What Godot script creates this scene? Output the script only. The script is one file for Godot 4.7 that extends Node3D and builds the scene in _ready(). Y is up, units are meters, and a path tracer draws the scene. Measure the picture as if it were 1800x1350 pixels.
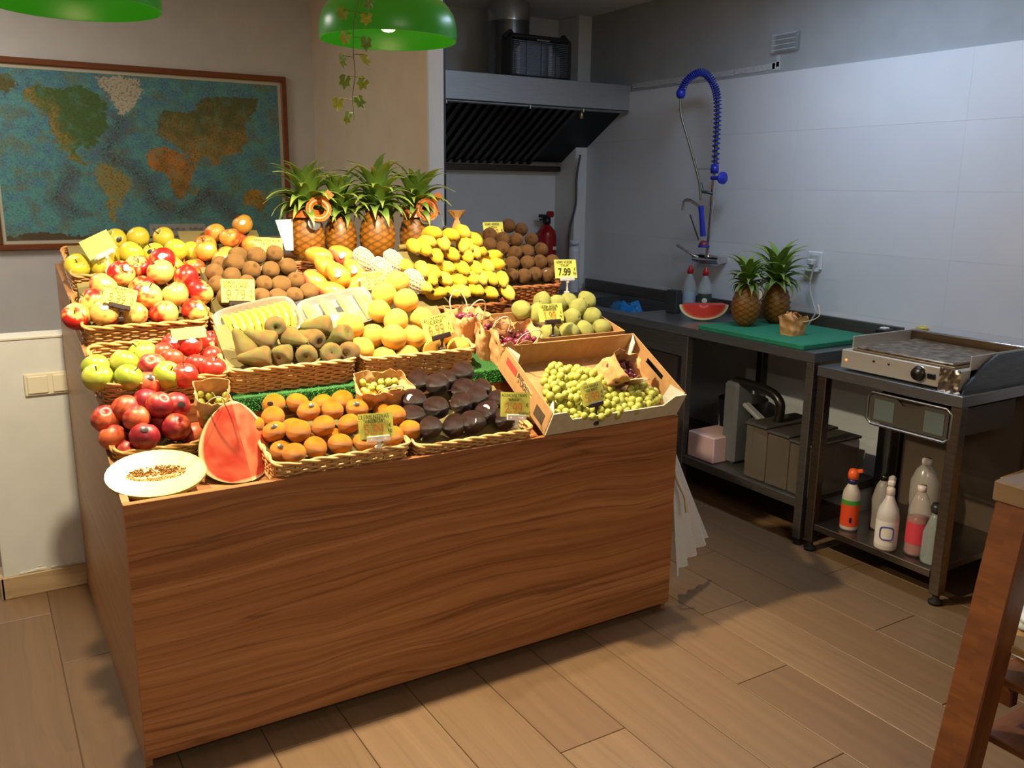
extends Node3D
# A fruit stand in a small shop with an open kitchen corner. Metres, y up.
# Picture positions (1800 x 1350) are turned into rays; each thing's distance comes from the shelf, wall or counter it touches.
const FOCAL := 1542.33
const EYE := Vector3(0, 1.5, 0)
var cam_right: Vector3
var cam_up: Vector3
var cam_ahead: Vector3
var rng := RandomNumberGenerator.new()
var taken := {}
var mats := {}
var shapes := {}
var tex := {}

func dirpx(u, v) -> Vector3:
	return cam_right * ((u - 900.0) / FOCAL) - cam_up * ((v - 675.0) / FOCAL) + cam_ahead
func oz(u, v, z) -> Vector3:
	var d = dirpx(u, v)
	return EYE + d * ((z - EYE.z) / d.z)
func ox(u, v, x) -> Vector3:
	var d = dirpx(u, v)
	return EYE + d * ((x - EYE.x) / d.x)
func oy(u, v, y) -> Vector3:
	var d = dirpx(u, v)
	return EYE + d * ((y - EYE.y) / d.y)
func opl(u, v, p: Vector3, n: Vector3) -> Vector3:
	var d = dirpx(u, v)
	return EYE + d * ((p - EYE).dot(n) / d.dot(n))

class MB:
	var v := PackedVector3Array()
	var n := PackedVector3Array()
	var t := PackedVector2Array()
	var c := PackedColorArray()
	var ix := PackedInt32Array()
	var col := Color.WHITE
	var xf := Transform3D()
	func vert(p: Vector3, nn: Vector3, uv := Vector2.ZERO) -> int:
		v.append(xf * p); n.append((xf.basis * nn).normalized()); t.append(uv); c.append(col)
		return v.size() - 1
	func tri(a: int, b: int, d: int) -> void:
		var fn: Vector3 = (v[d] - v[a]).cross(v[b] - v[a])
		if fn.dot(n[a] + n[b] + n[d]) < 0.0:
			ix.append(a); ix.append(d); ix.append(b)
		else:
			ix.append(a); ix.append(b); ix.append(d)
	func quad_ix(a, b, d, e) -> void:
		tri(a, b, d); tri(a, d, e)
	func face(pts: Array, away := Vector3.ZERO) -> void:   # flat convex polygon; away: a point on its inner side
		var nn: Vector3 = (pts[1] - pts[0]).cross(pts[2] - pts[0]).normalized()
		if nn.dot(pts[0] - away) < 0: nn = -nn
		var a: Vector3 = (pts[1] - pts[0]).normalized()
		var b: Vector3 = nn.cross(a)
		var ids := []
		for p in pts:
			ids.append(vert(p, nn, Vector2((p - pts[0]).dot(a), (p - pts[0]).dot(b))))
		for i in range(1, pts.size() - 1):
			tri(ids[0], ids[i], ids[i + 1])
	func box(ctr: Vector3, s: Vector3, bev := 0.0) -> MB:
		var h := s * 0.5
		var b := minf(bev, minf(h.x, minf(h.y, h.z)) * 0.9)
		for ax in 3:
			var a1 := (ax + 1) % 3
			var a2 := (ax + 2) % 3
			if ax == 0: a1 = 2; a2 = 1
			if ax == 1: a1 = 0; a2 = 2
			if ax == 2: a1 = 0; a2 = 1
			for sg in [-1.0, 1.0]:
				var nn := Vector3.ZERO
				nn[ax] = sg
				var ids := []
				for q in [[-1, -1], [1, -1], [1, 1], [-1, 1]]:
					var p := Vector3.ZERO
					p[ax] = sg * h[ax]
					p[a1] = q[0] * (h[a1] - b)
					p[a2] = q[1] * (h[a2] - b)
					ids.append(vert(ctr + p, nn, Vector2(ctr[a1] + p[a1], -(ctr[a2] + p[a2]))))
				quad_ix(ids[0], ids[1], ids[2], ids[3])
		if b > 0.0:
			for ax in 3:
				var a1 := (ax + 1) % 3
				var a2 := (ax + 2) % 3
				for s1 in [-1.0, 1.0]:
					for s2 in [-1.0, 1.0]:
						var nn := Vector3.ZERO
						nn[a1] = s1; nn[a2] = s2
						var ids := []
						for e in [[-1, 0], [1, 0], [1, 1], [-1, 1]]:
							var p := Vector3.ZERO
							p[ax] = e[0] * (h[ax] - b)
							p[a1] = s1 * (h[a1] - (b if e[1] == 1 else 0.0))
							p[a2] = s2 * (h[a2] - (b if e[1] == 0 else 0.0))
							ids.append(vert(ctr + p, nn, Vector2(ctr[ax] + p[ax], -ctr[a2] - p[a2])))
						quad_ix(ids[0], ids[1], ids[2], ids[3])
			for sx in [-1.0, 1.0]:
				for sy in [-1.0, 1.0]:
					for sz in [-1.0, 1.0]:
						var nn := Vector3(sx, sy, sz)
						var a := vert(ctr + Vector3(sx * h.x, sy * (h.y - b), sz * (h.z - b)), nn)
						var d := vert(ctr + Vector3(sx * (h.x - b), sy * h.y, sz * (h.z - b)), nn)
						var e := vert(ctr + Vector3(sx * (h.x - b), sy * (h.y - b), sz * h.z), nn)
						tri(a, d, e)
		return self
	func span(a: Vector3, b: Vector3, bev := 0.0) -> MB:   # box between two corners
		return box((a + b) * 0.5, (b - a).abs(), bev)
	func beam(a: Vector3, b: Vector3, w: float, h: float, bev := 0.0) -> MB:   # box along a line
		var keep := xf
		var d := (b - a).normalized()
		var up := Vector3.UP if absf(d.y) < 0.95 else Vector3.RIGHT
		var s := d.cross(up).normalized()
		xf = keep * Transform3D(Basis(s, s.cross(d).normalized(), -d), (a + b) * 0.5)
		box(Vector3.ZERO, Vector3(w, h, a.distance_to(b)), bev)
		xf = keep
		return self
	func grid(P: Array, wrap_i := false, wrap_j := false, uvs := Vector2(1, 1)) -> MB:   # P[i][j]; normals from neighbours
		var ni := P.size()
		var nj: int = P[0].size()
		var base := v.size()
		for i in ni:
			for j in nj:
				var i0 := (i - 1 + ni) % ni if wrap_i else maxi(i - 1, 0)
				var i1 := (i + 1) % ni if wrap_i else mini(i + 1, ni - 1)
				var j0 := (j - 1 + nj) % nj if wrap_j else maxi(j - 1, 0)
				var j1 := (j + 1) % nj if wrap_j else mini(j + 1, nj - 1)
				var nn: Vector3 = (P[i1][j] - P[i0][j]).cross(P[i][j1] - P[i][j0])
				if nn.length() < 1e-12: nn = Vector3.UP
				vert(P[i][j], nn.normalized(), Vector2(float(i) / maxi(ni - 1, 1) * uvs.x, float(j) / maxi(nj - 1, 1) * uvs.y))
		for i in (ni if wrap_i else ni - 1):
			for j in (nj if wrap_j else nj - 1):
				var i1 := (i + 1) % ni
				var j1 := (j + 1) % nj
				quad_ix(base + i * nj + j, base + i1 * nj + j, base + i1 * nj + j1, base + i * nj + j1)
		return self
	func sheet(P: Array, th: float, uvs := Vector2(1, 1)) -> MB:   # a curved sheet with thickness
		var ni := P.size()
		var nj: int = P[0].size()
		var Q := []
		for i in ni:
			var row := []
			for j in nj:
				var nn: Vector3 = (P[mini(i + 1, ni - 1)][j] - P[maxi(i - 1, 0)][j]).cross(P[i][mini(j + 1, nj - 1)] - P[i][maxi(j - 1, 0)]).normalized()
				row.append(P[i][j] - nn * th)
			Q.append(row)
		grid(P, false, false, uvs)
		var from := v.size()
		grid(Q, false, false, uvs)
		for k in range(from, v.size()): n[k] = -n[k]
		for k in range(ix.size() - (ni - 1) * (nj - 1) * 6, ix.size(), 3):
			var a := ix[k + 1]
			ix[k + 1] = ix[k + 2]; ix[k + 2] = a
		for i in ni - 1:
			for j in [0, nj - 1]:
				face([P[i][j], P[i + 1][j], Q[i + 1][j], Q[i][j]], P[i][nj / 2])
		for j in nj - 1:
			for i in [0, ni - 1]:
				face([P[i][j], P[i][j + 1], Q[i][j + 1], Q[i][j]], P[ni / 2][j])
		return self
	func tube(pts: Array, r, sides := 8, closed := false, caps := true) -> MB:
		var m := pts.size()
		var base := v.size()
		var ref := Vector3.UP
		var d0: Vector3 = (pts[1] - pts[0]).normalized()
		if absf(d0.dot(ref)) > 0.9: ref = Vector3.RIGHT
		var side := d0.cross(ref).normalized()
		for i in m:
			var a: Vector3 = pts[(i - 1 + m) % m] if closed else pts[maxi(i - 1, 0)]
			var b: Vector3 = pts[(i + 1) % m] if closed else pts[mini(i + 1, m - 1)]
			var d := (b - a).normalized()
			side = (side - d * side.dot(d)).normalized()
			var up := d.cross(side)
			var rr: float = r[i] if r is Array else r
			for k in sides:
				var an := TAU * k / sides
				var nn := side * cos(an) + up * sin(an)
				vert(pts[i] + nn * rr, nn, Vector2(float(i) / m, float(k) / sides))
		for i in (m if closed else m - 1):
			var i1 := (i + 1) % m
			for k in sides:
				var k1 := (k + 1) % sides
				quad_ix(base + i * sides + k, base + i1 * sides + k, base + i1 * sides + k1, base + i * sides + k1)
		if caps and not closed:
			for e in [0, m - 1]:
				var dd: Vector3 = (pts[0] - pts[1]) if e == 0 else (pts[m - 1] - pts[m - 2])
				var ids := []
				for k in sides:
					var nb: int = base + e * sides + k
					v.append(v[nb]); n.append((xf.basis * dd).normalized()); t.append(Vector2()); c.append(col)
					ids.append(v.size() - 1)
				for k in range(1, sides - 1): tri(ids[0], ids[k], ids[k + 1])
		return self
	func lathe(pr: Array, seg := 24, bulge := [], paint := []) -> MB:   # pr: Vector2(radius, height)
		var m := pr.size()
		var base := v.size()
		for i in m:
			var a: Vector2 = pr[maxi(i - 1, 0)]
			var b: Vector2 = pr[mini(i + 1, m - 1)]
			var tn := (b - a).normalized()
			for k in seg + 1:
				var an := TAU * k / seg
				var f: float = bulge[i][k] if bulge.size() > 0 else 1.0
				if paint.size() > 0: col = paint[i][k]
				var p := Vector3(cos(an) * pr[i].x * f, pr[i].y, sin(an) * pr[i].x * f)
				var nn := Vector3(cos(an) * -tn.y, tn.x, sin(an) * -tn.y)
				if pr[m - 1].y > pr[0].y: nn = -nn
				vert(p, nn, Vector2(float(k) / seg, float(i) / (m - 1)))
		for i in m - 1:
			for k in seg:
				quad_ix(base + i * (seg + 1) + k, base + (i + 1) * (seg + 1) + k, base + (i + 1) * (seg + 1) + k + 1, base + i * (seg + 1) + k + 1)
		return self
	func prism(poly: Array, x0: float, x1: float) -> MB:   # polygon in (z, y), extruded along x
		var p2 := PackedVector2Array(poly)
		var ids := Geometry2D.triangulate_polygon(p2)
		for e in [[x0, Vector3.LEFT], [x1, Vector3.RIGHT]]:
			var base := v.size()
			for q in poly: vert(Vector3(e[0], q.y, q.x), e[1], Vector2(q.x, -q.y))
			for k in range(0, ids.size(), 3): tri(base + ids[k], base + ids[k + 1], base + ids[k + 2])
		var sg := -1.0 if Geometry2D.is_polygon_clockwise(p2) else 1.0
		for i in poly.size():
			var a: Vector2 = poly[i]
			var b: Vector2 = poly[(i + 1) % poly.size()]
			var nn := Vector3(0, -(b.x - a.x), b.y - a.y).normalized() * sg
			var q := [Vector3(x0, a.y, a.x), Vector3(x1, a.y, a.x), Vector3(x1, b.y, b.x), Vector3(x0, b.y, b.x)]
			var jd := []
			for p in q: jd.append(vert(p, nn, Vector2(p.x, p.z - p.y)))
			quad_ix(jd[0], jd[1], jd[2], jd[3])
		return self
	func mesh() -> ArrayMesh:
		for k in range(0, ix.size(), 3):   # wind every triangle to the side its normals point to
			var fn: Vector3 = (v[ix[k + 2]] - v[ix[k]]).cross(v[ix[k + 1]] - v[ix[k]])
			if fn.dot(n[ix[k]] + n[ix[k + 1]] + n[ix[k + 2]]) < 0.0:
				var sw := ix[k + 1]
				ix[k + 1] = ix[k + 2]; ix[k + 2] = sw
		var a := []
		a.resize(Mesh.ARRAY_MAX)
		a[Mesh.ARRAY_VERTEX] = v; a[Mesh.ARRAY_NORMAL] = n; a[Mesh.ARRAY_TEX_UV] = t; a[Mesh.ARRAY_COLOR] = c; a[Mesh.ARRAY_INDEX] = ix
		var m := ArrayMesh.new()
		m.add_surface_from_arrays(Mesh.PRIMITIVE_TRIANGLES, a)
		return m

func numbered(called: String) -> String:
	taken[called] = taken.get(called, -1) + 1
	return called if taken[called] == 0 else "%s_%03d" % [called, taken[called]]
func tag(o, label, category, group := ""):
	o.set_meta("label", label); o.set_meta("category", category)
	if group: o.set_meta("group", group)
	return o
func thing(called, label, category, at = Vector3.ZERO, group := "") -> Node3D:
	var o := Node3D.new()
	o.name = numbered(called)
	add_child(o)
	o.position = at
	tag(o, label, category, group)
	return o
func part(parent, called, shape, m, xf = Transform3D()) -> MeshInstance3D:
	var o := MeshInstance3D.new()
	o.name = called
	o.mesh = shape.mesh() if shape is MB else shape
	o.material_override = m
	o.transform = xf
	parent.add_child(o, true)
	return o
func one(called, label, category, shape, m, xf = Transform3D(), group := "") -> MeshInstance3D:
	var o := part(self, numbered(called), shape, m, xf)
	tag(o, label, category, group)
	return o
func struct(called, shape, m, label := "", category := "") -> MeshInstance3D:
	var o := part(self, called, shape, m)
	o.set_meta("kind", "structure")
	if label: tag(o, label, category)
	return o
func hexc(h) -> Color:
	return Color(h)
func lin(h) -> Color:
	return Color(h).srgb_to_linear()
func mat(key: String, color := "ffffff", rough := 0.6, metal := 0.0) -> StandardMaterial3D:
	if mats.has(key): return mats[key]
	var m := StandardMaterial3D.new()
	m.resource_name = key
	m.albedo_color = Color(color)
	m.roughness = rough
	m.metallic = metal
	mats[key] = m
	return m
func noise(seed_: int, freq: float, oct := 3, kind := FastNoiseLite.TYPE_SIMPLEX_SMOOTH) -> FastNoiseLite:
	var f := FastNoiseLite.new()
	f.seed = seed_; f.frequency = freq; f.noise_type = kind; f.fractal_octaves = oct
	return f
func ntex(key: String, freq: float, oct: int, lo: String, hi: String, size := 256, kind := FastNoiseLite.TYPE_SIMPLEX_SMOOTH, bump := false) -> Texture2D:
	if tex.has(key): return tex[key]
	var im := noise(hash(key) % 1000, freq, oct, kind).get_seamless_image(size, size)
	var out: Image
	if bump:
		im.convert(Image.FORMAT_RGBA8)
		out = im
	else:
		out = Image.create(size, size, false, Image.FORMAT_RGB8)
		var a := Color(lo)
		var b := Color(hi)
		for y in size:
			for x in size: out.set_pixel(x, y, a.lerp(b, im.get_pixel(x, y).r))
	tex[key] = ImageTexture.create_from_image(out)
	return tex[key]
func tri_mat(key: String, color: String, rough: float, metal: float, t: Texture2D, scale: Vector3, bump: Texture2D = null, depth := 0.0) -> StandardMaterial3D:
	if mats.has(key): return mats[key]
	var m := mat(key, color, rough, metal)
	m.uv1_triplanar = true
	m.uv1_scale = scale
	m.albedo_texture = t
	if bump:
		m.heightmap_enabled = true
		m.heightmap_texture = bump
		m.heightmap_scale = depth
	return m
func glass(key: String, color: String, alpha: float, rough := 0.05) -> StandardMaterial3D:
	if mats.has(key): return mats[key]
	var m := mat(key, color, rough)
	m.transparency = BaseMaterial3D.TRANSPARENCY_ALPHA
	m.albedo_color.a = alpha
	return m
func arc(c: Vector3, r: float, a0: float, a1: float, ax: Vector3, ay: Vector3, n_: int) -> Array:
	var out := []
	for i in n_ + 1:
		var a := lerpf(a0, a1, float(i) / n_)
		out.append(c + (ax * cos(a) + ay * sin(a)) * r)
	return out
func smooth_path(pts: Array, per := 6) -> Array:
	var out := []
	for i in pts.size() - 1:
		var a: Vector3 = pts[maxi(i - 1, 0)]
		var d: Vector3 = pts[mini(i + 2, pts.size() - 1)]
		for k in per:
			out.append(pts[i].cubic_interpolate(pts[i + 1], a, d, float(k) / per))
	out.append(pts[-1])
	return out
func lettering(parent, called, text: String, height: float, m: Material, xf: Transform3D, font := "Droid Sans", bold := false) -> MeshInstance3D:
	var tm := TextMesh.new()
	var f := SystemFont.new()
	f.font_names = PackedStringArray([font])
	if bold: f.font_weight = 700
	tm.font = f
	tm.text = text
	tm.font_size = 32
	tm.pixel_size = height / 24.0
	tm.depth = 0.0006
	tm.curve_step = 2.0
	tm.material = m
	return part(parent, called, tm, m, xf)

func lamp_panel(at: Vector3, sx: float, sz: float, color: Color, energy: float, label: String):
	var t = thing("ceiling_light", label, "light", at)
	var body := MB.new()
	body.box(Vector3(0, 0.02, 0), Vector3(sx + 0.04, 0.03, sz + 0.04), 0.004)
	part(t, "housing", body, mat("white_enamel", "e8e8e4", 0.4))
	var g := mat("panel_glow_%d" % taken["ceiling_light"], "ffffff", 0.5)
	g.emission_enabled = true
	g.emission = color
	g.emission_energy_multiplier = 1.0
	part(t, "light_diffuser", MB.new().box(Vector3(0, 0.001, 0), Vector3(sx, 0.006, sz)), g)
	var l := AreaLight3D.new()
	l.name = "lamp"
	l.area_size = Vector2(sx, sz)
	l.area_normalize_energy = true
	l.light_color = color
	l.light_energy = energy
	l.shadow_enabled = true
	l.area_range = 20.0
	t.add_child(l)
	l.position = Vector3(0, -0.012, 0)
	l.rotation.x = -PI / 2

func spot_lamp(at: Vector3, aim: Vector3, color: Color, energy: float, angle: float, label: String):
	var t = thing("ceiling_spotlight", label, "light", at)
	var d := (aim - at).normalized()
	var xfm := Transform3D(Basis.looking_at(d, Vector3.FORWARD if absf(d.y) > 0.9 else Vector3.UP), Vector3.ZERO)
	var can := MB.new()
	can.lathe([Vector2(0.028, 0.06), Vector2(0.042, 0.055), Vector2(0.045, -0.05), Vector2(0.04, -0.05), Vector2(0.038, 0.02), Vector2(0.0, 0.025)], 20)
	part(t, "housing", can, mat("black_enamel", "1b1b1c", 0.4), xfm * Transform3D(Basis(Vector3.RIGHT, PI / 2), Vector3.ZERO))
	part(t, "stem", MB.new().tube([Vector3(0, 0.05, 0), Vector3(0, 2.55 - at.y, 0)], 0.008, 8), mat("black_enamel"))
	var g := mat("spot_glow", "ffffff", 0.5)
	g.emission_enabled = true
	g.emission = color
	g.emission_energy_multiplier = 3.0
	part(t, "light_lens", MB.new().lathe([Vector2(0, 0), Vector2(0.036, 0), Vector2(0.036, 0.004), Vector2(0, 0.004)], 16), g, xfm * Transform3D(Basis(Vector3.RIGHT, PI / 2), d * 0.0) )
	var l := SpotLight3D.new()
	l.name = "lamp"
	l.spot_angle = angle
	l.spot_angle_attenuation = 0.6
	l.light_color = color
	l.light_energy = energy
	l.light_size = 0.03
	l.spot_range = 20.0
	l.shadow_enabled = true
	t.add_child(l)
	l.transform = xfm
	l.position = d * 0.06

func _ready():
	rng.seed = 20240611
	var yaw := 0.551655
	var pitch := -0.221148
	var roll := 0.010752
	cam_ahead = Vector3(sin(yaw) * cos(pitch), sin(pitch), -cos(yaw) * cos(pitch))
	var r0 := Vector3(cos(yaw), 0, sin(yaw))
	var u0 := r0.cross(cam_ahead)
	cam_right = r0 * cos(roll) + u0 * sin(roll)
	cam_up = u0 * cos(roll) - r0 * sin(roll)
	var cam := Camera3D.new()
	cam.name = "camera"
	cam.fov = rad_to_deg(2.0 * atan(675.0 / FOCAL))
	cam.near = 0.05
	cam.transform = Transform3D(Basis(cam_right, cam_up, -cam_ahead), EYE)
	add_child(cam)
	cam.current = true
	var env := Environment.new()
	env.background_mode = Environment.BG_COLOR
	env.background_color = Color(0.02, 0.02, 0.022)
	env.tonemap_mode = Environment.TONE_MAPPER_LINEAR
	env.tonemap_exposure = 1.0
	env.sdfgi_enabled = true
	env.ssao_enabled = true
	env.ssil_enabled = true
	var we := WorldEnvironment.new()
	we.name = "environment"
	we.environment = env
	add_child(we)
	# room lights, one added (the two green pendants carry their own)
	lamp_panel(Vector3(0.7, 2.53, 1.2), 1.2, 1.2, Color(1.0, 0.95, 0.87), 4.5, "square warm ceiling panel light over the customers' side")
	lamp_panel(Vector3(2.7, 2.53, -2.35), 0.25, 0.9, Color(0.78, 0.88, 1.0), 1.9, "narrow cool ceiling light above the kitchen corner")
	lamp_panel(Vector3(-0.45, 2.53, -3.95), 0.6, 0.6, Color(1.0, 0.98, 0.95), 2.3, "added unseen square ceiling light brightening the map side of the room")  # added lamp out of view, lifts the map wall and partition
	spot_lamp(Vector3(2.02, 2.38, -2.45), Vector3(1.5, 0.9, -2.6), Color(1.0, 0.92, 0.76), 2.0, 40.0, "small black ceiling spotlight aimed at the grape crate")
	build_room()
	build_stand()
	build_produce()
	build_signs()
	build_lamps()
	build_map()
	build_kitchen()
	build_counter_things()
	build_foreground()

func wood_image(w: int, h: int, sx: float, sy: float, dark: String, light: String, line: String, sd: int, contrast := 1.0) -> ImageTexture:
	var n1 := noise(sd, 1.0, 2)
	var n2 := noise(sd + 1, 1.0, 3)
	var n3 := noise(sd + 2, 1.0, 2)
	var im := Image.create(w, h, false, Image.FORMAT_RGB8)
	var a := Color(dark)
	var b := Color(light)
	var l := Color(line)
	for j in h:
		for i in w:
			var x := float(i) / w * sx
			var y := float(j) / h * sy
			var s := y + n1.get_noise_2d(x * 0.9, y * 1.5) * 0.035 + n1.get_noise_2d(x * 3.0 + 40.0, y * 9.0) * 0.006
			var band := n2.get_noise_2d(x * 0.25, s * 20.0)
			var fine := n3.get_noise_2d(x * 5.0, s * 190.0)
			var vein := pow(clampf(1.0 - absf(n2.get_noise_2d(x * 0.3 + 80.0, s * 12.0)) * 3.2, 0.0, 1.0), 9.0)
			var k := clampf(0.5 + (band * 0.75 + fine * 0.22) * contrast, 0.0, 1.0)
			im.set_pixel(i, j, a.lerp(b, k).lerp(l, vein * 0.6 * contrast))
	return ImageTexture.create_from_image(im)

func wood_mat(key: String, sx: float, sy: float, dark: String, light: String, line: String, sd: int, rough: float, contrast := 1.0, w := 768, h := 384) -> StandardMaterial3D:
	if mats.has(key): return mats[key]
	var m := mat(key, "ffffff", rough)
	m.albedo_texture = wood_image(w, h, sx, sy, dark, light, line, sd, contrast)
	m.uv1_scale = Vector3(1.0 / sx, 1.0 / sy, 1)
	return m

func build_room():
	# floor of long wood-look planks running away from the viewer
	var grout := mat("floor_joint", "5a4a3a", 0.9)
	var fl := struct("floor", MB.new().span(Vector3(-2.1, -0.1, -5.1), Vector3(3.6, -0.004, 2.6)), grout)
	var pm := []
	for k in 4:
		var m := wood_mat("floor_plank_wood_%d" % k, 1.2, 0.24, ["674f36", "624a33", "6c533b", "654f38"][k], ["7a5e42", "74583d", "806448", "785e44"][k], "58422d", 300 + k * 7, 0.45, 0.5, 512, 128)
		pm.append(m)
	var pw := 0.2228
	for c in range(-9, 16):
		var x0 := 0.1125 + c * pw
		var xa := maxf(x0 + 0.0012, -2.0)
		var xb := minf(x0 + pw - 0.0012, 3.5)
		if xb - xa < 0.01: continue
		var res := posmod(c - 8, 3) if c > 2 else posmod(-c, 3)
		var z := -1.72 - 0.395 * res - 1.185 * 4
		while z < 2.5:
			var za := maxf(z + 0.0012, -5.0)
			var zb := minf(z + 1.185 - 0.0012, 2.5)
			if zb - za > 0.02:
				var mb := MB.new()
				mb.xf = Transform3D(Basis(Vector3.UP, PI / 2), Vector3.ZERO)
				mb.span(Vector3(-zb, -0.008, xa), Vector3(-za, 0.0, xb), 0.0012)
				part(fl, "plank", mb, pm[rng.randi() % 4])
			z += 1.185
	# shell
	var beige := tri_mat("warm_wall_paint", "ffffff", 0.85, 0.0, ntex("wall_mottle", 0.02, 4, "cdc9c2", "d5d1ca"), Vector3(1, 1, 1), ntex("paint_bump", 0.15, 3, "000000", "ffffff", 256, FastNoiseLite.TYPE_SIMPLEX_SMOOTH, true), 0.05)
	var kit := tri_mat("grey_paint_above_tiles", "ffffff", 0.7, 0.0, ntex("grey_paint_mottle", 0.02, 4, "9a9fa2", "a3a8ab"), Vector3(1, 1, 1), tex["paint_bump"], 0.04)
	var white := tri_mat("white_wall_paint", "ffffff", 0.65, 0.0, ntex("white_mottle", 0.02, 4, "d6d8d7", "dddfde"), Vector3(1, 1, 1), tex["paint_bump"], 0.04)
	var dark_ceiling := tri_mat("ceiling_paint", "ffffff", 0.9, 0.0, ntex("ceiling_mottle", 0.02, 3, "d9d8d5", "e0dfdc"), Vector3(1, 1, 1))
	struct("ceiling", MB.new().span(Vector3(-2.1, 2.55, -5.1), Vector3(3.6, 2.65, 2.6)), dark_ceiling)
	struct("wall_back", MB.new().span(Vector3(-2.1, 0, -5.1), Vector3(1.76, 2.55, -5.0)), beige)
	# the kitchen back wall, column and low wall share one white paint; only the strip above the tiles is painted grey
	struct("wall_kitchen", MB.new().span(Vector3(1.76, 0, -5.1), Vector3(3.6, 2.55, -5.0)), white)
	struct("wall_left", MB.new().span(Vector3(-2.1, 0, -5.0), Vector3(-2.0, 2.55, 2.6)), beige)
	struct("wall_front", MB.new().span(Vector3(-2.0, 0, 2.5), Vector3(3.5, 2.55, 2.6)), beige)
	struct("wall_right", MB.new().span(Vector3(3.5, 0, -5.0), Vector3(3.6, 2.55, 2.6)), kit)
	# partition between the map corner and the kitchen: painted side and white end
	struct("wall_partition", MB.new().span(Vector3(1.745, 0, -5.0), Vector3(1.815, 2.55, -3.553)), tri_mat("partition_paint", "ffffff", 0.8, 0.0, ntex("partition_mottle", 0.02, 3, "d3c2a8", "dacab1"), Vector3(1, 1, 1)))
	struct("trim_1", MB.new().span(Vector3(1.743, 0, -3.553), Vector3(1.817, 2.55, -3.54), 0.002), white)
	struct("trim_2", MB.new().span(Vector3(1.818, 0, -3.56), Vector3(1.828, 2.55, -3.543)), mat("black_profile", "17181a", 0.5))
	struct("column_kitchen", MB.new().span(Vector3(3.4, 0, -5.0), Vector3(3.5, 2.55, -4.77), 0.003), white)
	# low white wall beside the stand
	var low := struct("wall_low", MB.new().span(Vector3(-0.02, 0, -3.62), Vector3(1.74, 0.955, -3.507), 0.003), tri_mat("low_wall_paint", "ffffff", 0.6, 0.0, ntex("low_mottle", 0.03, 4, "d6d8d7", "dddfde"), Vector3(1, 1, 1)))
	part(low, "capping", MB.new().span(Vector3(-0.025, 0.955, -3.625), Vector3(1.74, 0.965, -3.502), 0.002), mat("capping_paint", "dcd8ca", 0.5))
	var bb := wood_mat("baseboard_wood", 1.2, 0.24, "a48a68", "c9ae88", "8a7050", 340, 0.5, 0.6, 512, 128)
	struct("baseboard_low", MB.new().span(Vector3(-0.03, 0, -3.507), Vector3(1.74, 0.083, -3.494), 0.002), bb)
	struct("baseboard_end", MB.new().span(Vector3(-0.033, 0, -3.62), Vector3(-0.02, 0.083, -3.494), 0.002), bb)
	struct("baseboard_back", MB.new().span(Vector3(-2.0, 0, -5.0), Vector3(1.745, 0.083, -4.988), 0.002), bb)
	# flaked white filler along the top of the baseboard
	var fill := MB.new()
	for k in 16:
		var x := rng.randf_range(0.02, 0.22)
		fill.box(Vector3(x, 0.087 + rng.randf_range(0, 0.006), -3.5055), Vector3(rng.randf_range(0.012, 0.03), rng.randf_range(0.003, 0.008), 0.004), 0.001)
	fill.box(Vector3(0.205, 0.113, -3.506), Vector3(0.03, 0.004, 0.003), 0.001)
	fill.box(Vector3(0.10, 0.104, -3.506), Vector3(0.012, 0.003, 0.003), 0.001)
	var ff := part(low, "filler_crumbs", fill, mat("filler", "e9e6dc", 0.9))
	ff.set_meta("kind", "stuff")
	# double light switch
	var sw = thing("light_switch", "cream double rocker light switch on the low white wall", "switch", oz(88, 673, -3.507))
	var cream := mat("cream_plastic", "e6dfc8", 0.35)
	part(sw, "frame", MB.new().box(Vector3(0, 0, 0.006), Vector3(0.165, 0.082, 0.012), 0.004), cream)
	for s in [-1, 1]:
		part(sw, "rocker", MB.new().box(Vector3(s * 0.0405, 0, 0.0145), Vector3(0.066, 0.064, 0.008), 0.003), cream)
	# tiles of the kitchen wall: five courses of long white tiles
	var wr := get_node("wall_right")
	var tm := [tri_mat("wall_tile_a", "ffffff", 0.22, 0.0, ntex("tile_a", 0.01, 3, "d2d6dc", "d8dce1"), Vector3(1, 1, 1)), tri_mat("wall_tile_b", "ffffff", 0.22, 0.0, ntex("tile_b", 0.01, 3, "d1d5db", "d6dae0"), Vector3(1, 1, 1))]
	for row in 8:
		var y1 := 2.062 - row * 0.2815
		var y0 := maxf(y1 - 0.2815 + 0.0004, 0.0)
		for k in 9:
			var za := -4.77 + k * 0.86
			var zb := minf(za + 0.8597, 2.5)
			if za > 2.4: continue
			part(wr, "tile", MB.new().span(Vector3(3.488, y0, za), Vector3(3.501, y1, zb), 0.0002), tm[(row + k) % 2])
	# filler strip left on the wall above the tiles, and a clear plastic wall box
	var strip := MB.new()
	var zz := -4.34
	while zz < -3.24:
		var l := rng.randf_range(0.05, 0.11)
		strip.box(Vector3(3.4985, 2.094 + rng.randf_range(-0.003, 0.003), zz + l * 0.5), Vector3(0.004, rng.randf_range(0.026, 0.036), l * 1.05), 0.001)
		zz += l
	strip.box(Vector3(3.4985, 2.118, -3.215), Vector3(0.004, 0.055, 0.02), 0.001)
	strip.box(Vector3(3.4985, 2.095, -3.225), Vector3(0.004, 0.04, 0.05), 0.001)
	part(wr, "plaster_strip", strip, tri_mat("plaster_patch", "ffffff", 0.9, 0.0, ntex("plaster_mottle", 0.05, 4, "a9aeb2", "c4c8ca"), Vector3(3, 3, 3)))
	var jb = thing("wall_box", "clear plastic ribbed box fixed high on the grey kitchen wall", "box", Vector3(3.5, 2.2, -3.168))
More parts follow.
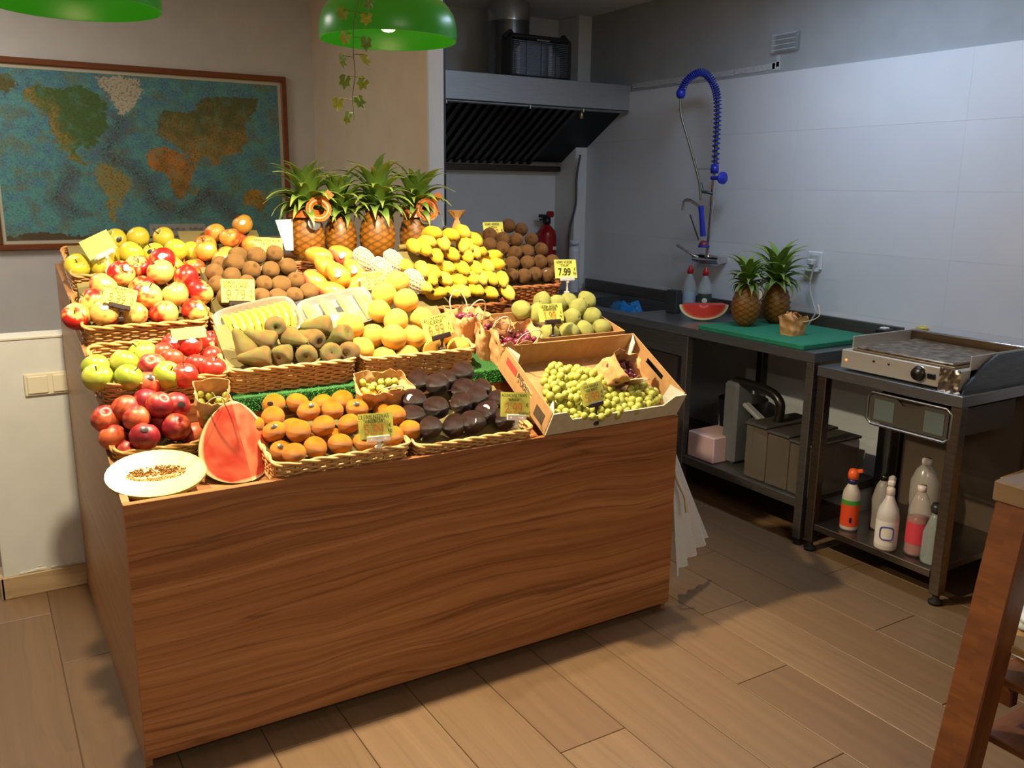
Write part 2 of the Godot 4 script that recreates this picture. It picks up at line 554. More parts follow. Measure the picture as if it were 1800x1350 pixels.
	part(jb, "cover", MB.new().box(Vector3(-0.012, 0, 0), Vector3(0.024, 0.092, 0.165), 0.004), glass("clear_plastic", "dfe6ea", 0.22, 0.08))
	for k in 4:
		part(jb, "rib", MB.new().box(Vector3(-0.026, -0.034 + k * 0.023, 0), Vector3(0.004, 0.004, 0.15), 0.001), glass("clear_rib", "e8eef2", 0.5, 0.1))

func tier_y(z: float) -> float:   # height of the stepped shelves along the depth of the stand
	if z > -2.5: return 0.70 + (-2.22 - z) * 0.25
	if z > -2.8: return 0.893 + (-2.5 - z) * 0.25
	if z > -3.1: return 1.000 + (-2.8 - z) * 0.25
	return 1.135 + (-3.1 - z) * 0.25

func build_stand():
	var st = thing("fruit_stand", "stepped brown wood-grain display stand carrying the fruit baskets", "stand", Vector3(0, 0, 0))
	var front := wood_mat("stand_front_wood", 1.785, 0.72, "845028", "b27a4c", "552d15", 11, 0.38, 1.0, 1024, 448)
	front.uv1_offset = Vector3(-0.252 / 1.785, 0.735 / 0.72, 0)
	var side := wood_mat("stand_side_wood", 1.2, 1.2, "8a6038", "a87a4c", "6d4827", 47, 0.42, 0.5, 256, 256)
	var inner := front   # shelves, risers and back of the same board
	var x0 := 0.252
	var x1 := 2.037
	part(st, "front_panel", MB.new().span(Vector3(x0, 0.03, -2.226), Vector3(x1, 0.735, -2.206), 0.0015), front)
	var prof := [Vector2(-2.226, 0.0), Vector2(-2.226, 0.735), Vector2(-2.47, 0.81), Vector2(-2.47, 0.905), Vector2(-2.77, 0.98), Vector2(-2.77, 1.01), Vector2(-3.07, 1.08), Vector2(-3.07, 1.14), Vector2(-3.49, 1.22), Vector2(-3.49, 0.0)]
	part(st, "side_panel", MB.new().prism(prof, x0, x0 + 0.018), side)
	part(st, "side_panel", MB.new().prism(prof, x1 - 0.018, x1), front)
	part(st, "back_panel", MB.new().span(Vector3(x0 + 0.018, 0.0, -3.49), Vector3(x1 - 0.018, 1.2, -3.475)), inner)
	for e in [[-2.226, -2.5], [-2.5, -2.8], [-2.8, -3.1], [-3.1, -3.475]]:
		var ya := tier_y(e[0] - 0.0001)
		var yb: float = tier_y(e[1] + 0.0001) if e[1] > -3.4 else ya - (e[1] - e[0]) * 0.25
		part(st, "shelf", MB.new().prism([Vector2(e[0], ya), Vector2(e[0], ya - 0.016), Vector2(e[1], yb - 0.016), Vector2(e[1], yb)], x0 + 0.018, x1 - 0.018), inner)
	for z in [-2.5, -2.8, -3.1]:
		part(st, "riser", MB.new().span(Vector3(x0 + 0.018, tier_y(z + 0.001) - 0.03, z - 0.012), Vector3(x1 - 0.018, tier_y(z - 0.001) - 0.016, z)), inner)
	for x in [x0 + 0.16, x1 - 0.12]:
		for z in [-2.3, -3.4]:
			part(st, "foot", MB.new().lathe([Vector2(0.0, 0.0), Vector2(0.025, 0.0), Vector2(0.025, 0.03), Vector2(0.012, 0.035), Vector2(0.012, 0.06)], 12), mat("black_rubber", "101010", 0.8), Transform3D(Basis(), Vector3(x, 0, z)))
	part(st, "bottom_board", MB.new().span(Vector3(x0 + 0.018, 0.06, -3.475), Vector3(x1 - 0.018, 0.078, -2.226)), inner)
	# strips of artificial grass on the edges of the second shelf
	for e in [[0.60, 0.99], [1.36, 1.62]]:
		var gm := MB.new()
		gm.prism([Vector2(-2.494, 0.894), Vector2(-2.494, 0.899), Vector2(-2.79, 0.974), Vector2(-2.79, 0.966)], e[0], e[1])
		gm.span(Vector3(e[0], 0.855, -2.5), Vector3(e[1], 0.897, -2.492))
		var g = thing("grass_mat", "strip of green artificial grass under the pear basket" if e[0] < 1 else "strip of green artificial grass behind the avocados", "artificial grass")
		part(g, "backing", gm, mat("grass_backing", "1d4d1a", 0.9))
		var bl := MB.new()
		for k in int((e[1] - e[0]) * 5200):
			var x := rng.randf_range(e[0], e[1])
			var s := rng.randf()
			var p := Vector3(x, 0.0, 0.0)
			var nn := Vector3(rng.randf_range(-0.5, 0.5), 0.6, 1.0)
			if s < 0.62:
				p.y = rng.randf_range(0.856, 0.899); p.z = -2.492
			else:
				p.z = rng.randf_range(-2.56, -2.492); p.y = tier_y(minf(p.z, -2.5001)) + 0.004
				nn = Vector3(rng.randf_range(-0.5, 0.5), 1.0, 0.4)
			nn = nn.normalized() * rng.randf_range(0.006, 0.011)
			var w := Vector3(rng.randf_range(-1, 1), rng.randf_range(-0.3, 0.3), 0.3).normalized() * 0.0013
			bl.col = lin(["2f7d2a", "3b8f33", "256b22", "4a9a3d"][rng.randi() % 4])
			var a := bl.vert(p - w, Vector3(0, 0.5, 1)); var b := bl.vert(p + w, Vector3(0, 0.5, 1)); var c := bl.vert(p + nn, Vector3(0, 0.5, 1))
			bl.tri(a, b, c)
		var gmat := mat("grass_blades", "ffffff", 0.6)
		gmat.vertex_color_use_as_albedo = true
		part(g, "blades", bl, gmat).set_meta("kind", "stuff")

func loop_rect(w: float, d: float, rad: float, step: float) -> Array:
	var pts := []
	var hw := w * 0.5
	var hd := d * 0.5
	for q in [[hw - rad, hd - rad, 0.0], [-hw + rad, hd - rad, PI / 2], [-hw + rad, -hd + rad, PI], [hw - rad, -hd + rad, PI * 1.5]]:
		for k in 5:
			var a: float = q[2] + k * PI / 8
			pts.append(Vector3(q[0] + cos(a) * rad, 0, q[1] + sin(a) * rad))
	var out := []
	for i in pts.size():
		var a: Vector3 = pts[i]
		var b: Vector3 = pts[(i + 1) % pts.size()]
		var m := maxi(1, int(round(a.distance_to(b) / step)))
		for k in m: out.append(a.lerp(b, float(k) / m))
	return out

func wicker_mats() -> Array:
	return [mat("wicker_honey", "b98546", 0.5), mat("wicker_light", "c59659", 0.5), mat("wicker_reddish", "95582b", 0.5)]

# A wicker basket: origin at the middle of its lower front edge, tilted forward with its shelf.
func basket(label: String, x0: float, x1: float, zf: float, depth: float, h: float, y: float, tilt: float, mi: int, liner_front := 0.3, liner_back := 0.9):
	var t = thing("wicker_basket", label, "basket", Vector3((x0 + x1) * 0.5, y, zf), "wicker baskets on the fruit stand")
	t.rotation.x = tilt
	var w := x1 - x0
	var m = wicker_mats()[mi]
	var rows := int(h / 0.0085)
	var wv := MB.new()
	wv.xf = Transform3D(Basis(), Vector3(0, 0, -depth * 0.5))
	for r in rows:
		var f := float(r) / rows
		var lp := loop_rect(w - 0.02 + f * 0.014, depth - 0.02 + f * 0.014, 0.028, 0.0125)
		var pts := []
		var m2 := lp.size()
		for i in m2:
			var nx: Vector3 = (lp[(i + 1) % m2] - lp[(i - 1 + m2) % m2]).normalized()
			var o := Vector3(nx.z, 0, -nx.x)
			pts.append(lp[i] + o * (0.0028 * (1 if (i / 2 + r) % 2 == 0 else -1)) + Vector3(0, 0.006 + f * (h - 0.012) + sin(i * 1.7 + r) * 0.0006, 0))
		wv.tube(pts, 0.0041, 4, true)
	part(t, "weave", wv, m).set_meta("kind", "stuff")
	var sk := MB.new()
	sk.xf = wv.xf
	var lp := loop_rect(w - 0.02, depth - 0.02, 0.028, 0.0125)
	for i in range(0, lp.size(), 4):
		var q: Vector3 = lp[i]
		sk.tube([q + Vector3(0, 0.002, 0), Vector3(q.x * (1 + 0.014 / w), h - 0.004, q.z * (1 + 0.014 / depth))], 0.0026, 5)
	part(t, "stakes", sk, wicker_mats()[(mi + 1) % 3]).set_meta("kind", "stuff")
	for e in [["rim", h - 0.002, 0.0062, w - 0.004, depth - 0.004], ["foot_rim", 0.006, 0.005, w - 0.014, depth - 0.014]]:
		var rm := MB.new()
		rm.xf = wv.xf
		var lr := loop_rect(e[3], e[4], 0.03, 0.01)
		for k in 2:
			var pts := []
			for i in lr.size():
				var nx: Vector3 = (lr[(i + 1) % lr.size()] - lr[(i - 1 + lr.size()) % lr.size()]).normalized()
				var an := i * 0.62 + k * PI
				pts.append(lr[i] + (Vector3(nx.z, 0, -nx.x) * cos(an) + Vector3.UP * sin(an)) * 0.0036 + Vector3(0, e[1], 0))
			rm.tube(pts, e[2] * 0.8, 5, true)
		part(t, e[0], rm, wicker_mats()[mi])
	var bs := MB.new()
	bs.span(Vector3(-w * 0.5 + 0.014, 0.002, -depth + 0.014), Vector3(w * 0.5 - 0.014, 0.008, -0.014))
	part(t, "base", bs, m)
	# raised liner that carries the fruit: low in front, high behind
	var ln := MB.new()
	ln.prism([Vector2(-0.018, 0.008), Vector2(-0.018, maxf(liner_front, 0.012)), Vector2(-depth + 0.016, maxf(liner_back, 0.014)), Vector2(-depth + 0.016, 0.008)], -w * 0.5 + 0.018, w * 0.5 - 0.018)
	part(t, "liner", ln, mat("liner_paper", "6f6338", 0.95))
	return t

func rand_basis() -> Basis:
	return Basis.from_euler(Vector3(rng.randf_range(-0.9, 0.9), rng.randf_range(0, TAU), rng.randf_range(-0.9, 0.9)))
func axis_basis(d: Vector3, spin := 0.0) -> Basis:   # y axis along d
	var y := d.normalized()
	var x := y.cross(Vector3.FORWARD if absf(y.z) < 0.9 else Vector3.UP).normalized()
	return Basis(x, y, x.cross(y)) * Basis(Vector3.UP, spin)
func img_dir(du: float, dv: float, near := 0.0) -> Vector3:
	return (cam_right * du - cam_up * dv - cam_ahead * near).normalized()

var tints := {
	"golden_apple": ["d6bd33", "e0ca48", "b9b02e"], "pink_apple": ["e0a548", "d9592e", "c8452a"], "gala_apple": ["efc266", "c9281f", "a81c1c"],
	"green_apple": ["a6b03a", "98a832", "c2bb4e"], "red_apple": ["c93a2c", "b8261f", "d9663c"], "nectarine": ["d8683a", "a3222a", "7c1a26"],
	"yellow_peach": ["efb23c", "f0bd50", "e8a238"], "clementine": ["f59612", "f7a01c", "f08a08"], "gold_kiwi": ["b5803c", "c28e48", "97662c"],
	"brown_kiwi": ["94622a", "a37035", "7c4f22"], "mango": ["e29a3a", "dc7650", "c95650"], "conference_pear": ["918834", "80782c", "99702f"],
	"water_pear": ["c6c364", "b9bc56", "d2ca7a"], "avocado": ["4a2a20", "573428", "371d16"], "net_mango": ["cdb87c", "c6b070", "d2c08c"], "green_grape": ["b5b04a", "a8a840", "c4ba58"],
	"red_grape": ["6e1f33", "7d2740", "521627"], "mushroom": ["a88a60", "b89a70", "94774e"]}

func fruit_bulge(kind: String, nz: FastNoiseLite, an: float, q: float) -> float:
	var p := Vector3(cos(an), q * 3.0, sin(an))
	var b := 1.0 + nz.get_noise_3dv(p * 0.7) * 0.06
	if kind.ends_with("apple"): b += 0.025 * cos(an * 5.0) * q * q
	if kind in ["nectarine", "yellow_peach"]: b -= 0.07 * exp(-pow(wrapf(an - 1.0, -PI, PI) / 0.2, 2))
	if kind in ["mango", "net_mango"]: b *= 1.0 - 0.14 * absf(sin(an))
	if kind == "avocado": b += nz.get_noise_3dv(p * 9.0) * 0.03
	if kind == "water_pear": b += nz.get_noise_3dv(p * 1.6) * 0.09
	if kind == "conference_pear": b += nz.get_noise_3dv(p * 1.4) * 0.06
	return b

func fruit_tint(kind: String, variant: int, nz: FastNoiseLite, c0: Color, c1: Color, c2: Color, an: float, q: float) -> Color:
	var s := sin(q * PI)
	var p := Vector3(cos(an) * s, cos(q * PI), sin(an) * s)
	var k := nz.get_noise_3dv(p * 1.6)
	var side := cos(an - variant * 1.3) * s
	match kind:
		"gala_apple":
			var st := nz.get_noise_2d(an * 6.0, q * 0.8) * 0.35
			var e := smoothstep(-0.25, 0.45, side * 0.75 + k * 0.9 + st + (0.15 if variant % 2 == 0 else -0.05))
			return c0.lerp(c1, e).lerp(c2, smoothstep(0.5, 1.0, e + k) * 0.5)
		"pink_apple":
			var e := smoothstep(-0.3, 0.6, side * 0.7 + k + nz.get_noise_2d(an * 6.0, q) * 0.3)
			return c0.lerp(c1, e).lerp(c2, smoothstep(0.6, 1.0, e) * 0.4)
		"golden_apple":
			return c0.lerp(c1, 0.5 + k).lerp(c2, smoothstep(0.25, 0.0, q) * 0.6)
		"green_apple":
			return c0.lerp(c1, 0.5 + k).lerp(c2, smoothstep(0.3, 0.8, side + k * 0.6))
		"red_apple":
			return c0.lerp(c1, clampf(0.5 + k * 1.4, 0, 1)).lerp(c2, smoothstep(0.5, 0.9, -side + k) * 0.6)
		"nectarine":
			var e := smoothstep(-0.5, 0.35, side * 0.6 + k + (0.25 if variant < 2 else -0.1))
			return c0.lerp(c1, e).lerp(c2, smoothstep(0.3, 0.9, side + k) * 0.8)
		"mango":
			var e := smoothstep(0.0, 0.8, side + k * 0.5 - (q - 0.4) * 0.8)
			return c0.lerp(c1, e).lerp(c2, smoothstep(0.6, 1.0, e) * 0.5)
		"conference_pear":
			return c0.lerp(c1, clampf(0.5 + k, 0, 1)).lerp(c2, smoothstep(0.0, 0.35, k * 1.4 + (q - 0.6) * 0.9 + (variant - 1) * 0.18))
		"gold_kiwi", "brown_kiwi":
			return c0.lerp(c1, clampf(0.5 + k, 0, 1)).lerp(c2, smoothstep(0.93, 1.0, absf(cos(q * PI))))
	return c0.lerp(c1, clampf(0.5 + k * 1.3, 0, 1)).lerp(c2, clampf(k * 1.5 - 0.1, 0, 1))

func fruit_shape(kind: String, variant: int) -> ArrayMesh:
	var key := "%s%d" % [kind, variant]
	if shapes.has(key): return shapes[key]
	var nz := noise(hash(key) % 9999, 1.0, 3)
	var c0 := lin(tints[kind][0]); var c1 := lin(tints[kind][1]); var c2 := lin(tints[kind][2])
	var rings := 18
	var seg := 24
	if kind.ends_with("grape") or kind == "mushroom": rings = 8; seg = 10
	var pr := []
	for i in rings + 1:
		var a := PI * i / rings
		var x := sin(a)
		var y := cos(a)
		match kind:
			"golden_apple", "pink_apple", "gala_apple", "green_apple", "red_apple":
				x *= 1.0 + 0.07 * cos(a)
				y *= 0.93
				y += -0.32 * exp(-pow(x / 0.26, 2)) if a < PI / 2 else 0.17 * exp(-pow(x / 0.22, 2))
			"nectarine", "yellow_peach":
				y = y * 0.95 - (0.2 * exp(-pow(x / 0.2, 2)) if a < PI / 2 else 0.0) - (0.06 * exp(-pow(x / 0.12, 2)) if a > PI / 2 else 0.0)
			"clementine":
				y = y * 0.84 - (0.06 * exp(-pow(x / 0.12, 2)) if a < PI / 2 else -0.05 * exp(-pow(x / 0.15, 2)))
			"gold_kiwi", "brown_kiwi":
				y *= 1.22
				x *= 1.0 - 0.05 * absf(cos(a))
			"mango", "net_mango":
				y = y * 1.45
				x *= 1.0 - 0.14 * cos(a)
			"conference_pear":
				y = 1.0 - 2.0 * i / rings
				var q := float(i) / rings
				x = [0.1, 0.26, 0.36, 0.43, 0.49, 0.55, 0.62, 0.70, 0.78, 0.86, 0.92, 0.97, 1.0, 0.99, 0.95, 0.86, 0.7, 0.42, 0.06][i]
				y = lerpf(2.0, -1.0, sin(q * PI / 2) if i > 1 else q * 1.3)
				y = lerpf(2.0, -0.98, [0.0, 0.03, 0.08, 0.15, 0.22, 0.29, 0.36, 0.43, 0.5, 0.57, 0.64, 0.71, 0.78, 0.84, 0.895, 0.945, 0.98, 1.0, 0.96][i])
			"water_pear":
				y = cos(a) * 1.15
				x *= 1.0 - 0.22 * clampf(cos(a), 0, 1)
				y += -0.12 * exp(-pow(x / 0.15, 2)) if a < PI / 2 else 0.14 * exp(-pow(x / 0.15, 2))
			"avocado":
				y = cos(a) * 1.32
				x *= 1.0 - 0.2 * cos(a)
			"green_grape":
				y *= 1.12
			"mushroom":
				y *= 0.8
		pr.append(Vector2(x, y))
	var bulge := []
	var paint := []
	for i in rings + 1:
		var br := []
		var cr := []
		for j in seg + 1:
			br.append(fruit_bulge(kind, nz, TAU * j / seg, float(i) / rings))
			cr.append(fruit_tint(kind, variant, nz, c0, c1, c2, TAU * j / seg, float(i) / rings))
		bulge.append(br)
		paint.append(cr)
	var mb := MB.new()
	mb.lathe(pr, seg, bulge, paint)
	shapes[key] = mb.mesh()
	return shapes[key]

func skin(kind: String) -> StandardMaterial3D:
	var how := {"gold_kiwi": ["fuzzy_skin", 0.85, 40.0, 0.25], "brown_kiwi": ["fuzzy_skin", 0.85, 40.0, 0.25], "clementine": ["pored_skin", 0.38, 30.0, 0.12], "yellow_peach": ["velvet_skin", 0.75, 30.0, 0.05],
		"nectarine": ["satin_skin", 0.42, 20.0, 0.0], "avocado": ["pebbled_skin", 0.33, 26.0, 0.3], "conference_pear": ["russet_skin", 0.55, 20.0, 0.1], "water_pear": ["russet_skin", 0.55, 20.0, 0.1]}
	var a: Array = how.get(kind, ["glossy_skin", 0.3, 14.0, 0.0])
	if mats.has(a[0]): return mats[a[0]]
	var m := mat(a[0], "ffffff", a[1])
	m.vertex_color_use_as_albedo = true
	m.uv1_triplanar = true
	m.uv1_scale = Vector3.ONE * 1.3
	m.albedo_texture = ntex("skin_speckle", 0.09, 3, "cfcfcf", "ffffff")
	if a[3] > 0.0:
		m.heightmap_enabled = true
		m.heightmap_texture = ntex("skin_bump", 0.2, 2, "0", "f", 256, FastNoiseLite.TYPE_SIMPLEX_SMOOTH, true)
		m.heightmap_scale = a[3] * 3.0
	return m

func sticker_shape() -> ArrayMesh:
	if shapes.has("sticker"): return shapes["sticker"]
	var mb := MB.new()
	var P := []
	for i in 4:
		var row := []
		for k in 13:
			var r := 0.28 * i / 3.0
			var an := TAU * k / 12
			var p := Vector3(cos(an) * r, sin(an) * r * 0.75, 0)
			p.z = sqrt(1.0 - r * r) - 0.0
			row.append(p)
		P.append(row)
	mb.grid(P)
	for k in mb.n.size(): mb.n[k] = Vector3(mb.v[k].x, mb.v[k].y, mb.v[k].z).normalized()
	shapes["sticker"] = mb.mesh()
	return shapes["sticker"]

func stem_shape() -> ArrayMesh:
	if not shapes.has("stem"):
		shapes["stem"] = MB.new().tube([Vector3(0, 0.5, 0), Vector3(0.03, 0.8, 0), Vector3(0.1, 1.08, 0.03)], [0.05, 0.04, 0.055], 6).mesh()
	return shapes["stem"]

func fruit(called: String, kind: String, label: String, category: String, group: String, pos: Vector3, r: float, b: Basis, stick := "", facing := Vector3.ZERO) -> Node3D:
	var o := one(called, label, category, fruit_shape(kind, rng.randi() % 4), skin(kind), Transform3D(b.scaled(Vector3.ONE * r), pos), group)
	if kind.ends_with("apple") or kind == "conference_pear" or kind == "water_pear":
		var s := part(o, "stem", stem_shape(), mat("stem_brown", "4a3418", 0.8))
		if kind == "conference_pear": s.position = Vector3(0, 1.35, 0)
		if kind == "water_pear": s.position = Vector3(0, 0.3, 0)
	if stick != "":
		var toward := (EYE - pos).normalized() if facing == Vector3.ZERO else facing
		var loc: Vector3 = b.inverse() * toward
		var sp := part(o, "sticker", sticker_shape(), mat("sticker_" + stick, {"white": "f2f0ea", "dark": "2a2320", "blue": "c9d6e6"}[stick], 0.35))
		var up := Vector3.UP if absf(loc.y) < 0.9 else Vector3.RIGHT
		var sx := up.cross(loc).normalized()
		var reach := 1.035
		if kind == "avocado" or kind == "mango": reach = 1.12
		if kind == "clementine": reach = 0.99
		sp.transform = Transform3D(Basis(sx, loc.cross(sx), loc).scaled(Vector3.ONE * reach), Vector3.ZERO)
	return o

# spots: [u, v] or [u, v, lift in radii]; the pile's face runs through (y1, z1) and rises backwards
func pile(spots: Array, p: Vector3, slope: float, r: float, squeeze := 1.9, rounds := 14) -> Array:
	var nn := Vector3(0, 1, slope).normalized()
	var out := []
	for s in spots:
		var lift: float = s[2] if s.size() > 2 else 0.0
		out.append(opl(s[0], s[1], p + nn * lift * r, nn))
	for it in rounds:
		for i in out.size():
			for j in range(i + 1, out.size()):
				var d: Vector3 = out[j] - out[i]
				var l := d.length()
				if l < r * squeeze and l > 0.0001:
					var push := d / l * (r * squeeze - l) * 0.25
					out[i] -= push
					out[j] += push
	return out

func basket_for(label: String, x0: float, x1: float, zf: float, depth: float, h: float, mi: int, p: Vector3, slope: float, r: float, tilt := 0.245, y := -1.0):
	var yb := y if y > 0.0 else tier_y(zf - 0.001) + 0.001
	var hs := []
	for zl in [-0.018, -depth + 0.016]:
		var rhs: float = p.y + (p.z - zf - zl * cos(tilt)) * slope - r * sqrt(1.0 + slope * slope) * 0.97 - yb + zl * sin(tilt)
		hs.append(rhs / (cos(tilt) + slope * sin(tilt)))
	return basket(label, x0, x1, zf, depth, h, yb, tilt, mi, hs[0], hs[1])

func face_of(a: Array, za: float, b: Array, zb: float) -> Array:   # the face of a pile from a low front and a high back fruit
	var pa := oz(a[0], a[1], za)
	var pb := oz(b[0], b[1], zb)
	return [pa, (pb.y - pa.y) / (za - zb)]

func spot_note(ps: Array, i: int) -> String:   # where in its own heap a fruit lies
	var low := 0
	for o in ps:
		if o.y < ps[i].y: low += 1
	return ", by the front rim" if low * 3 < ps.size() else (", halfway up" if low * 3 < ps.size() * 2 else ", at the top")

func heap(called: String, kind: String, label: String, category: String, group: String, spots: Array, fo: Array, r: float, stick := "", every := 0, sq := 1.9):
	var ps := pile(spots, fo[0], fo[1], r, sq)
	for i in ps.size():
		var b := rand_basis()
		if kind.ends_with("kiwi"): b = axis_basis(img_dir(rng.randf_range(-0.7, 0.7), rng.randf_range(-0.4, 0.4), 0.9), rng.randf() * TAU)
		if kind == "avocado": b = axis_basis(img_dir(rng.randf_range(-1, 1), rng.randf_range(-0.5, 0.3), -0.7), rng.randf() * TAU)
		if kind == "clementine": b = axis_basis(Vector3(rng.randf_range(-0.5, 0.5), 1, rng.randf_range(-0.3, 0.6)), rng.randf() * TAU)
		if kind == "water_pear": b = axis_basis(img_dir(rng.randf_range(-0.8, 0.8), rng.randf_range(-1, 0.2), -0.3), rng.randf() * TAU)
		var f: Vector3 = ((EYE - ps[i]).normalized() + Vector3(rng.randf_range(-0.5, 0.5), rng.randf_range(0.0, 0.7), 0)).normalized()
		var st := stick if every > 0 and i % every == 0 else ""
		fruit(called, kind, label + spot_note(ps, i) + (", with sticker" if st else ""), category, group, ps[i], r * rng.randf_range(0.95, 1.05), b, st, f)

func build_produce():
	# ---------- back row
	var fo := face_of([146, 468], -3.18, [243, 418], -3.34)
	basket_for("honey wicker basket of yellow apples below the world map", 0.268, 0.62, -3.12, 0.30, 0.07, 0, fo[0], fo[1], 0.039)
	heap("yellow_apple", "golden_apple", "yellow apple in the basket below the world map", "apple", "yellow apples in the back basket",
		[[203, 422], [243, 418], [288, 418], [313, 444, 0.4], [333, 443], [271, 447, 0.5], [228, 449, 0.5], [202, 451], [146, 468], [172, 469], [255, 470], [304, 464]], fo, 0.039, "dark", 5)
	fo = face_of([362, 484], -3.16, [426, 397], -3.33)
	basket_for("reddish wicker basket of orange-red apples beside the yellow apples", 0.63, 0.95, -3.11, 0.31, 0.07, 2, fo[0], fo[1], 0.038)
	heap("blushed_apple", "pink_apple", "orange-red apple piled high between yellow apples and pineapples", "apple", "orange-red apples in the back row",
		[[426, 397], [400, 421, 0.5], [382, 412], [362, 436], [367, 449, 0.5], [383, 455, 0.8], [440, 431], [351, 469], [362, 486], [400, 447], [420, 425, -0.8]], fo, 0.038, "white", 4)
	fo = face_of([908, 485], -2.99, [913, 402], -3.2)
	basket_for("reddish wicker basket of brown kiwis at the end of the top row", 1.72, 2.035, -2.935, 0.30, 0.078, 2, fo[0], fo[1], 0.03, 0.245, 1.04)
	var brown := []
	for q in [[975, 170], [1050, 190], [910, 270], [1015, 275, 0.3], [1145, 275], [830, 245], [830, 320], [915, 345], [995, 375, 0.3], [1110, 370], [1220, 355], [990, 465, 0.2], [1110, 460], [1210, 455], [1310, 450], [985, 560], [1080, 565], [1180, 550], [1270, 550], [1330, 530]]:
		brown.append([680 + q[0] / 4.5, 360 + q[1] / 4.5, q[2] if q.size() > 2 else 0.0])
	heap("kiwi", "brown_kiwi", "brown fuzzy kiwi in the top row's end basket", "kiwi", "brown kiwis in the end basket", brown, fo, 0.030, "white", 6)
	# ---------- third row
	fo = face_of([181, 552], -2.88, [280, 462], -3.06)
	basket_for("honey wicker basket of red and yellow apples at the stand's left end", 0.258, 0.615, -2.82, 0.29, 0.08, 0, fo[0], fo[1], 0.043)
	heap("bicolour_apple", "gala_apple", "glossy red and yellow apple in the third-row basket", "apple", "red and yellow apples",
		[[218, 484], [242, 471, -0.2], [280, 482, 0.2], [280, 462], [324, 489], [255, 502], [259, 519, 0.4], [309, 518, 0.4], [349, 511], [178, 511], [164, 529], [150, 547], [183, 552, 0.3], [233, 553, 0.1], [286, 550, 0.2], [341, 547]], fo, 0.042, "white", 3)
	fo = face_of([483, 522], -2.88, [483, 446], -3.05)
	basket_for("honey wicker basket of tan golden kiwis in the third row", 0.632, 0.99, -2.82, 0.29, 0.075, 1, fo[0], fo[1], 0.029)
	heap("golden_kiwi", "gold_kiwi", "smooth tan golden kiwi in the third-row basket", "kiwi", "golden kiwis",
		[[451, 449], [483, 446], [417, 451], [409, 464], [438, 474], [476, 474], [506, 468], [384, 480], [410, 485], [464, 499], [492, 500], [519, 494], [383, 501], [428, 495], [457, 521], [483, 522], [516, 520], [543, 513], [430, 518], [404, 520], [395, 465, -0.4]], fo, 0.030, "", 0)
	fo = face_of([581, 511], -2.88, [561, 451], -3.05)
	basket_for("reddish wicker basket of mangoes in the third row", 1.0, 1.31, -2.82, 0.29, 0.07, 2, fo[0], fo[1], 0.04)
	var mg := pile([[561, 451], [601, 449], [574, 470, 0.5], [594, 483, 0.9], [623, 476], [581, 511], [557, 498], [623, 504]], fo[0], fo[1], 0.04, 1.7)
	for i in mg.size():
		var d := img_dir([-0.8, -0.9, -0.7, -0.6, -0.5, -0.8, -0.6, 0.4][i], [-0.3, -0.5, -0.7, -0.7, -0.7, -0.3, -0.6, -0.3][i], 0.1)
		fruit("mango", "mango", "ripe yellow and pink mango in the third-row basket" + spot_note(mg, i) + (", with sticker" if i in [1, 3, 4] else ""), "mango", "mangoes", mg[i], 0.036, axis_basis(d, rng.randf_range(-0.6, 0.9)), "white" if i in [3, 4, 1] else "")
	var nm := pile([[645, 459], [690, 461], [728, 494], [668, 470]], oz(645, 459, -2.97), 0.8, 0.038, 1.9)
	for i in nm.size():
		var o := fruit("netted_fruit", "net_mango", "pale fruit wrapped in white foam net behind the yellow peaches", "fruit", "foam-netted fruits", nm[i], 0.034, axis_basis(img_dir(-0.5, -0.8, 0.2), i))
		var net := MB.new()
		for k in 14:
			for sgn in [-1, 1]:
				var pts := []
				for s in 9:
					var q := 0.12 + s * 0.095
					var an: float = TAU * k / 14 + sgn * s * 0.28
					var rr := sin(q * PI) * (1.0 - 0.14 * cos(q * PI)) * 1.06
					pts.append(Vector3(cos(an) * rr, cos(q * PI) * 1.5, sin(an) * rr * 0.95))
				net.tube(pts, 0.035, 4)
		part(o, "foam_net", net, mat("white_foam", "cbc4b4", 0.8))
	# ---------- second row
	fo = face_of([173, 664], -2.57, [251, 623], -2.7)
	basket_for("honey wicker basket of green and red apples behind the nectarines", 0.258, 0.6, -2.52, 0.28, 0.075, 0, fo[0], fo[1], 0.039)
	heap("green_apple", "green_apple", "glossy green apple behind the nectarines", "apple", "green apples in the second row", [[169, 646], [175, 664, 0.3], [218, 640], [223, 664, 0.3], [251, 623], [294, 660, 0.2]], fo, 0.040, "", 0)
	heap("red_apple", "red_apple", "shiny plain red apple beside the green apples", "apple", "plain red apples in the second row", [[338, 616, 0.6], [372, 602], [370, 648, 0.2], [324, 660, 0.2], [307, 631, 0.2], [290, 624], [304, 607], [364, 626], [345, 640, 0.0]], fo, 0.038, "white", 3)
	fo = face_of([496, 623], -2.57, [483, 573], -2.68)
	basket_for("honey wicker basket of conference pears in the middle row", 0.595, 0.985, -2.52, 0.28, 0.08, 1, fo[0], fo[1], 0.034)
	# pears: body spot, direction of the neck
	var pears := [[483, 573, 0.8, -0.4, -0.3, -0.9], [466, 597, 0.6, -0.9, -0.35, 0.1], [514, 594, 0.3, 0.8, 0.25, 0.5], [549, 596, 0.3, -0.7, -0.3, -0.5], [565, 573, 0.3, -1.0, 0.05, 0.0], [600, 590, 0.4, -0.7, 0.3, -0.4],
		[457, 628, 0.4, -1.0, 0.05, 0.1], [497, 624, 0.3, 0.1, -0.4, -0.9], [539, 623, 0.3, -0.2, -0.3, -0.9], [580, 621, 0.3, -0.4, 0.0, -0.9], [616, 618, 0.2, 0.2, -0.2, -0.9], [432, 612, 0.0, -0.4, -0.7, 0.1]]
	var pps := pile(pears, fo[0], fo[1], 0.034, 1.8)
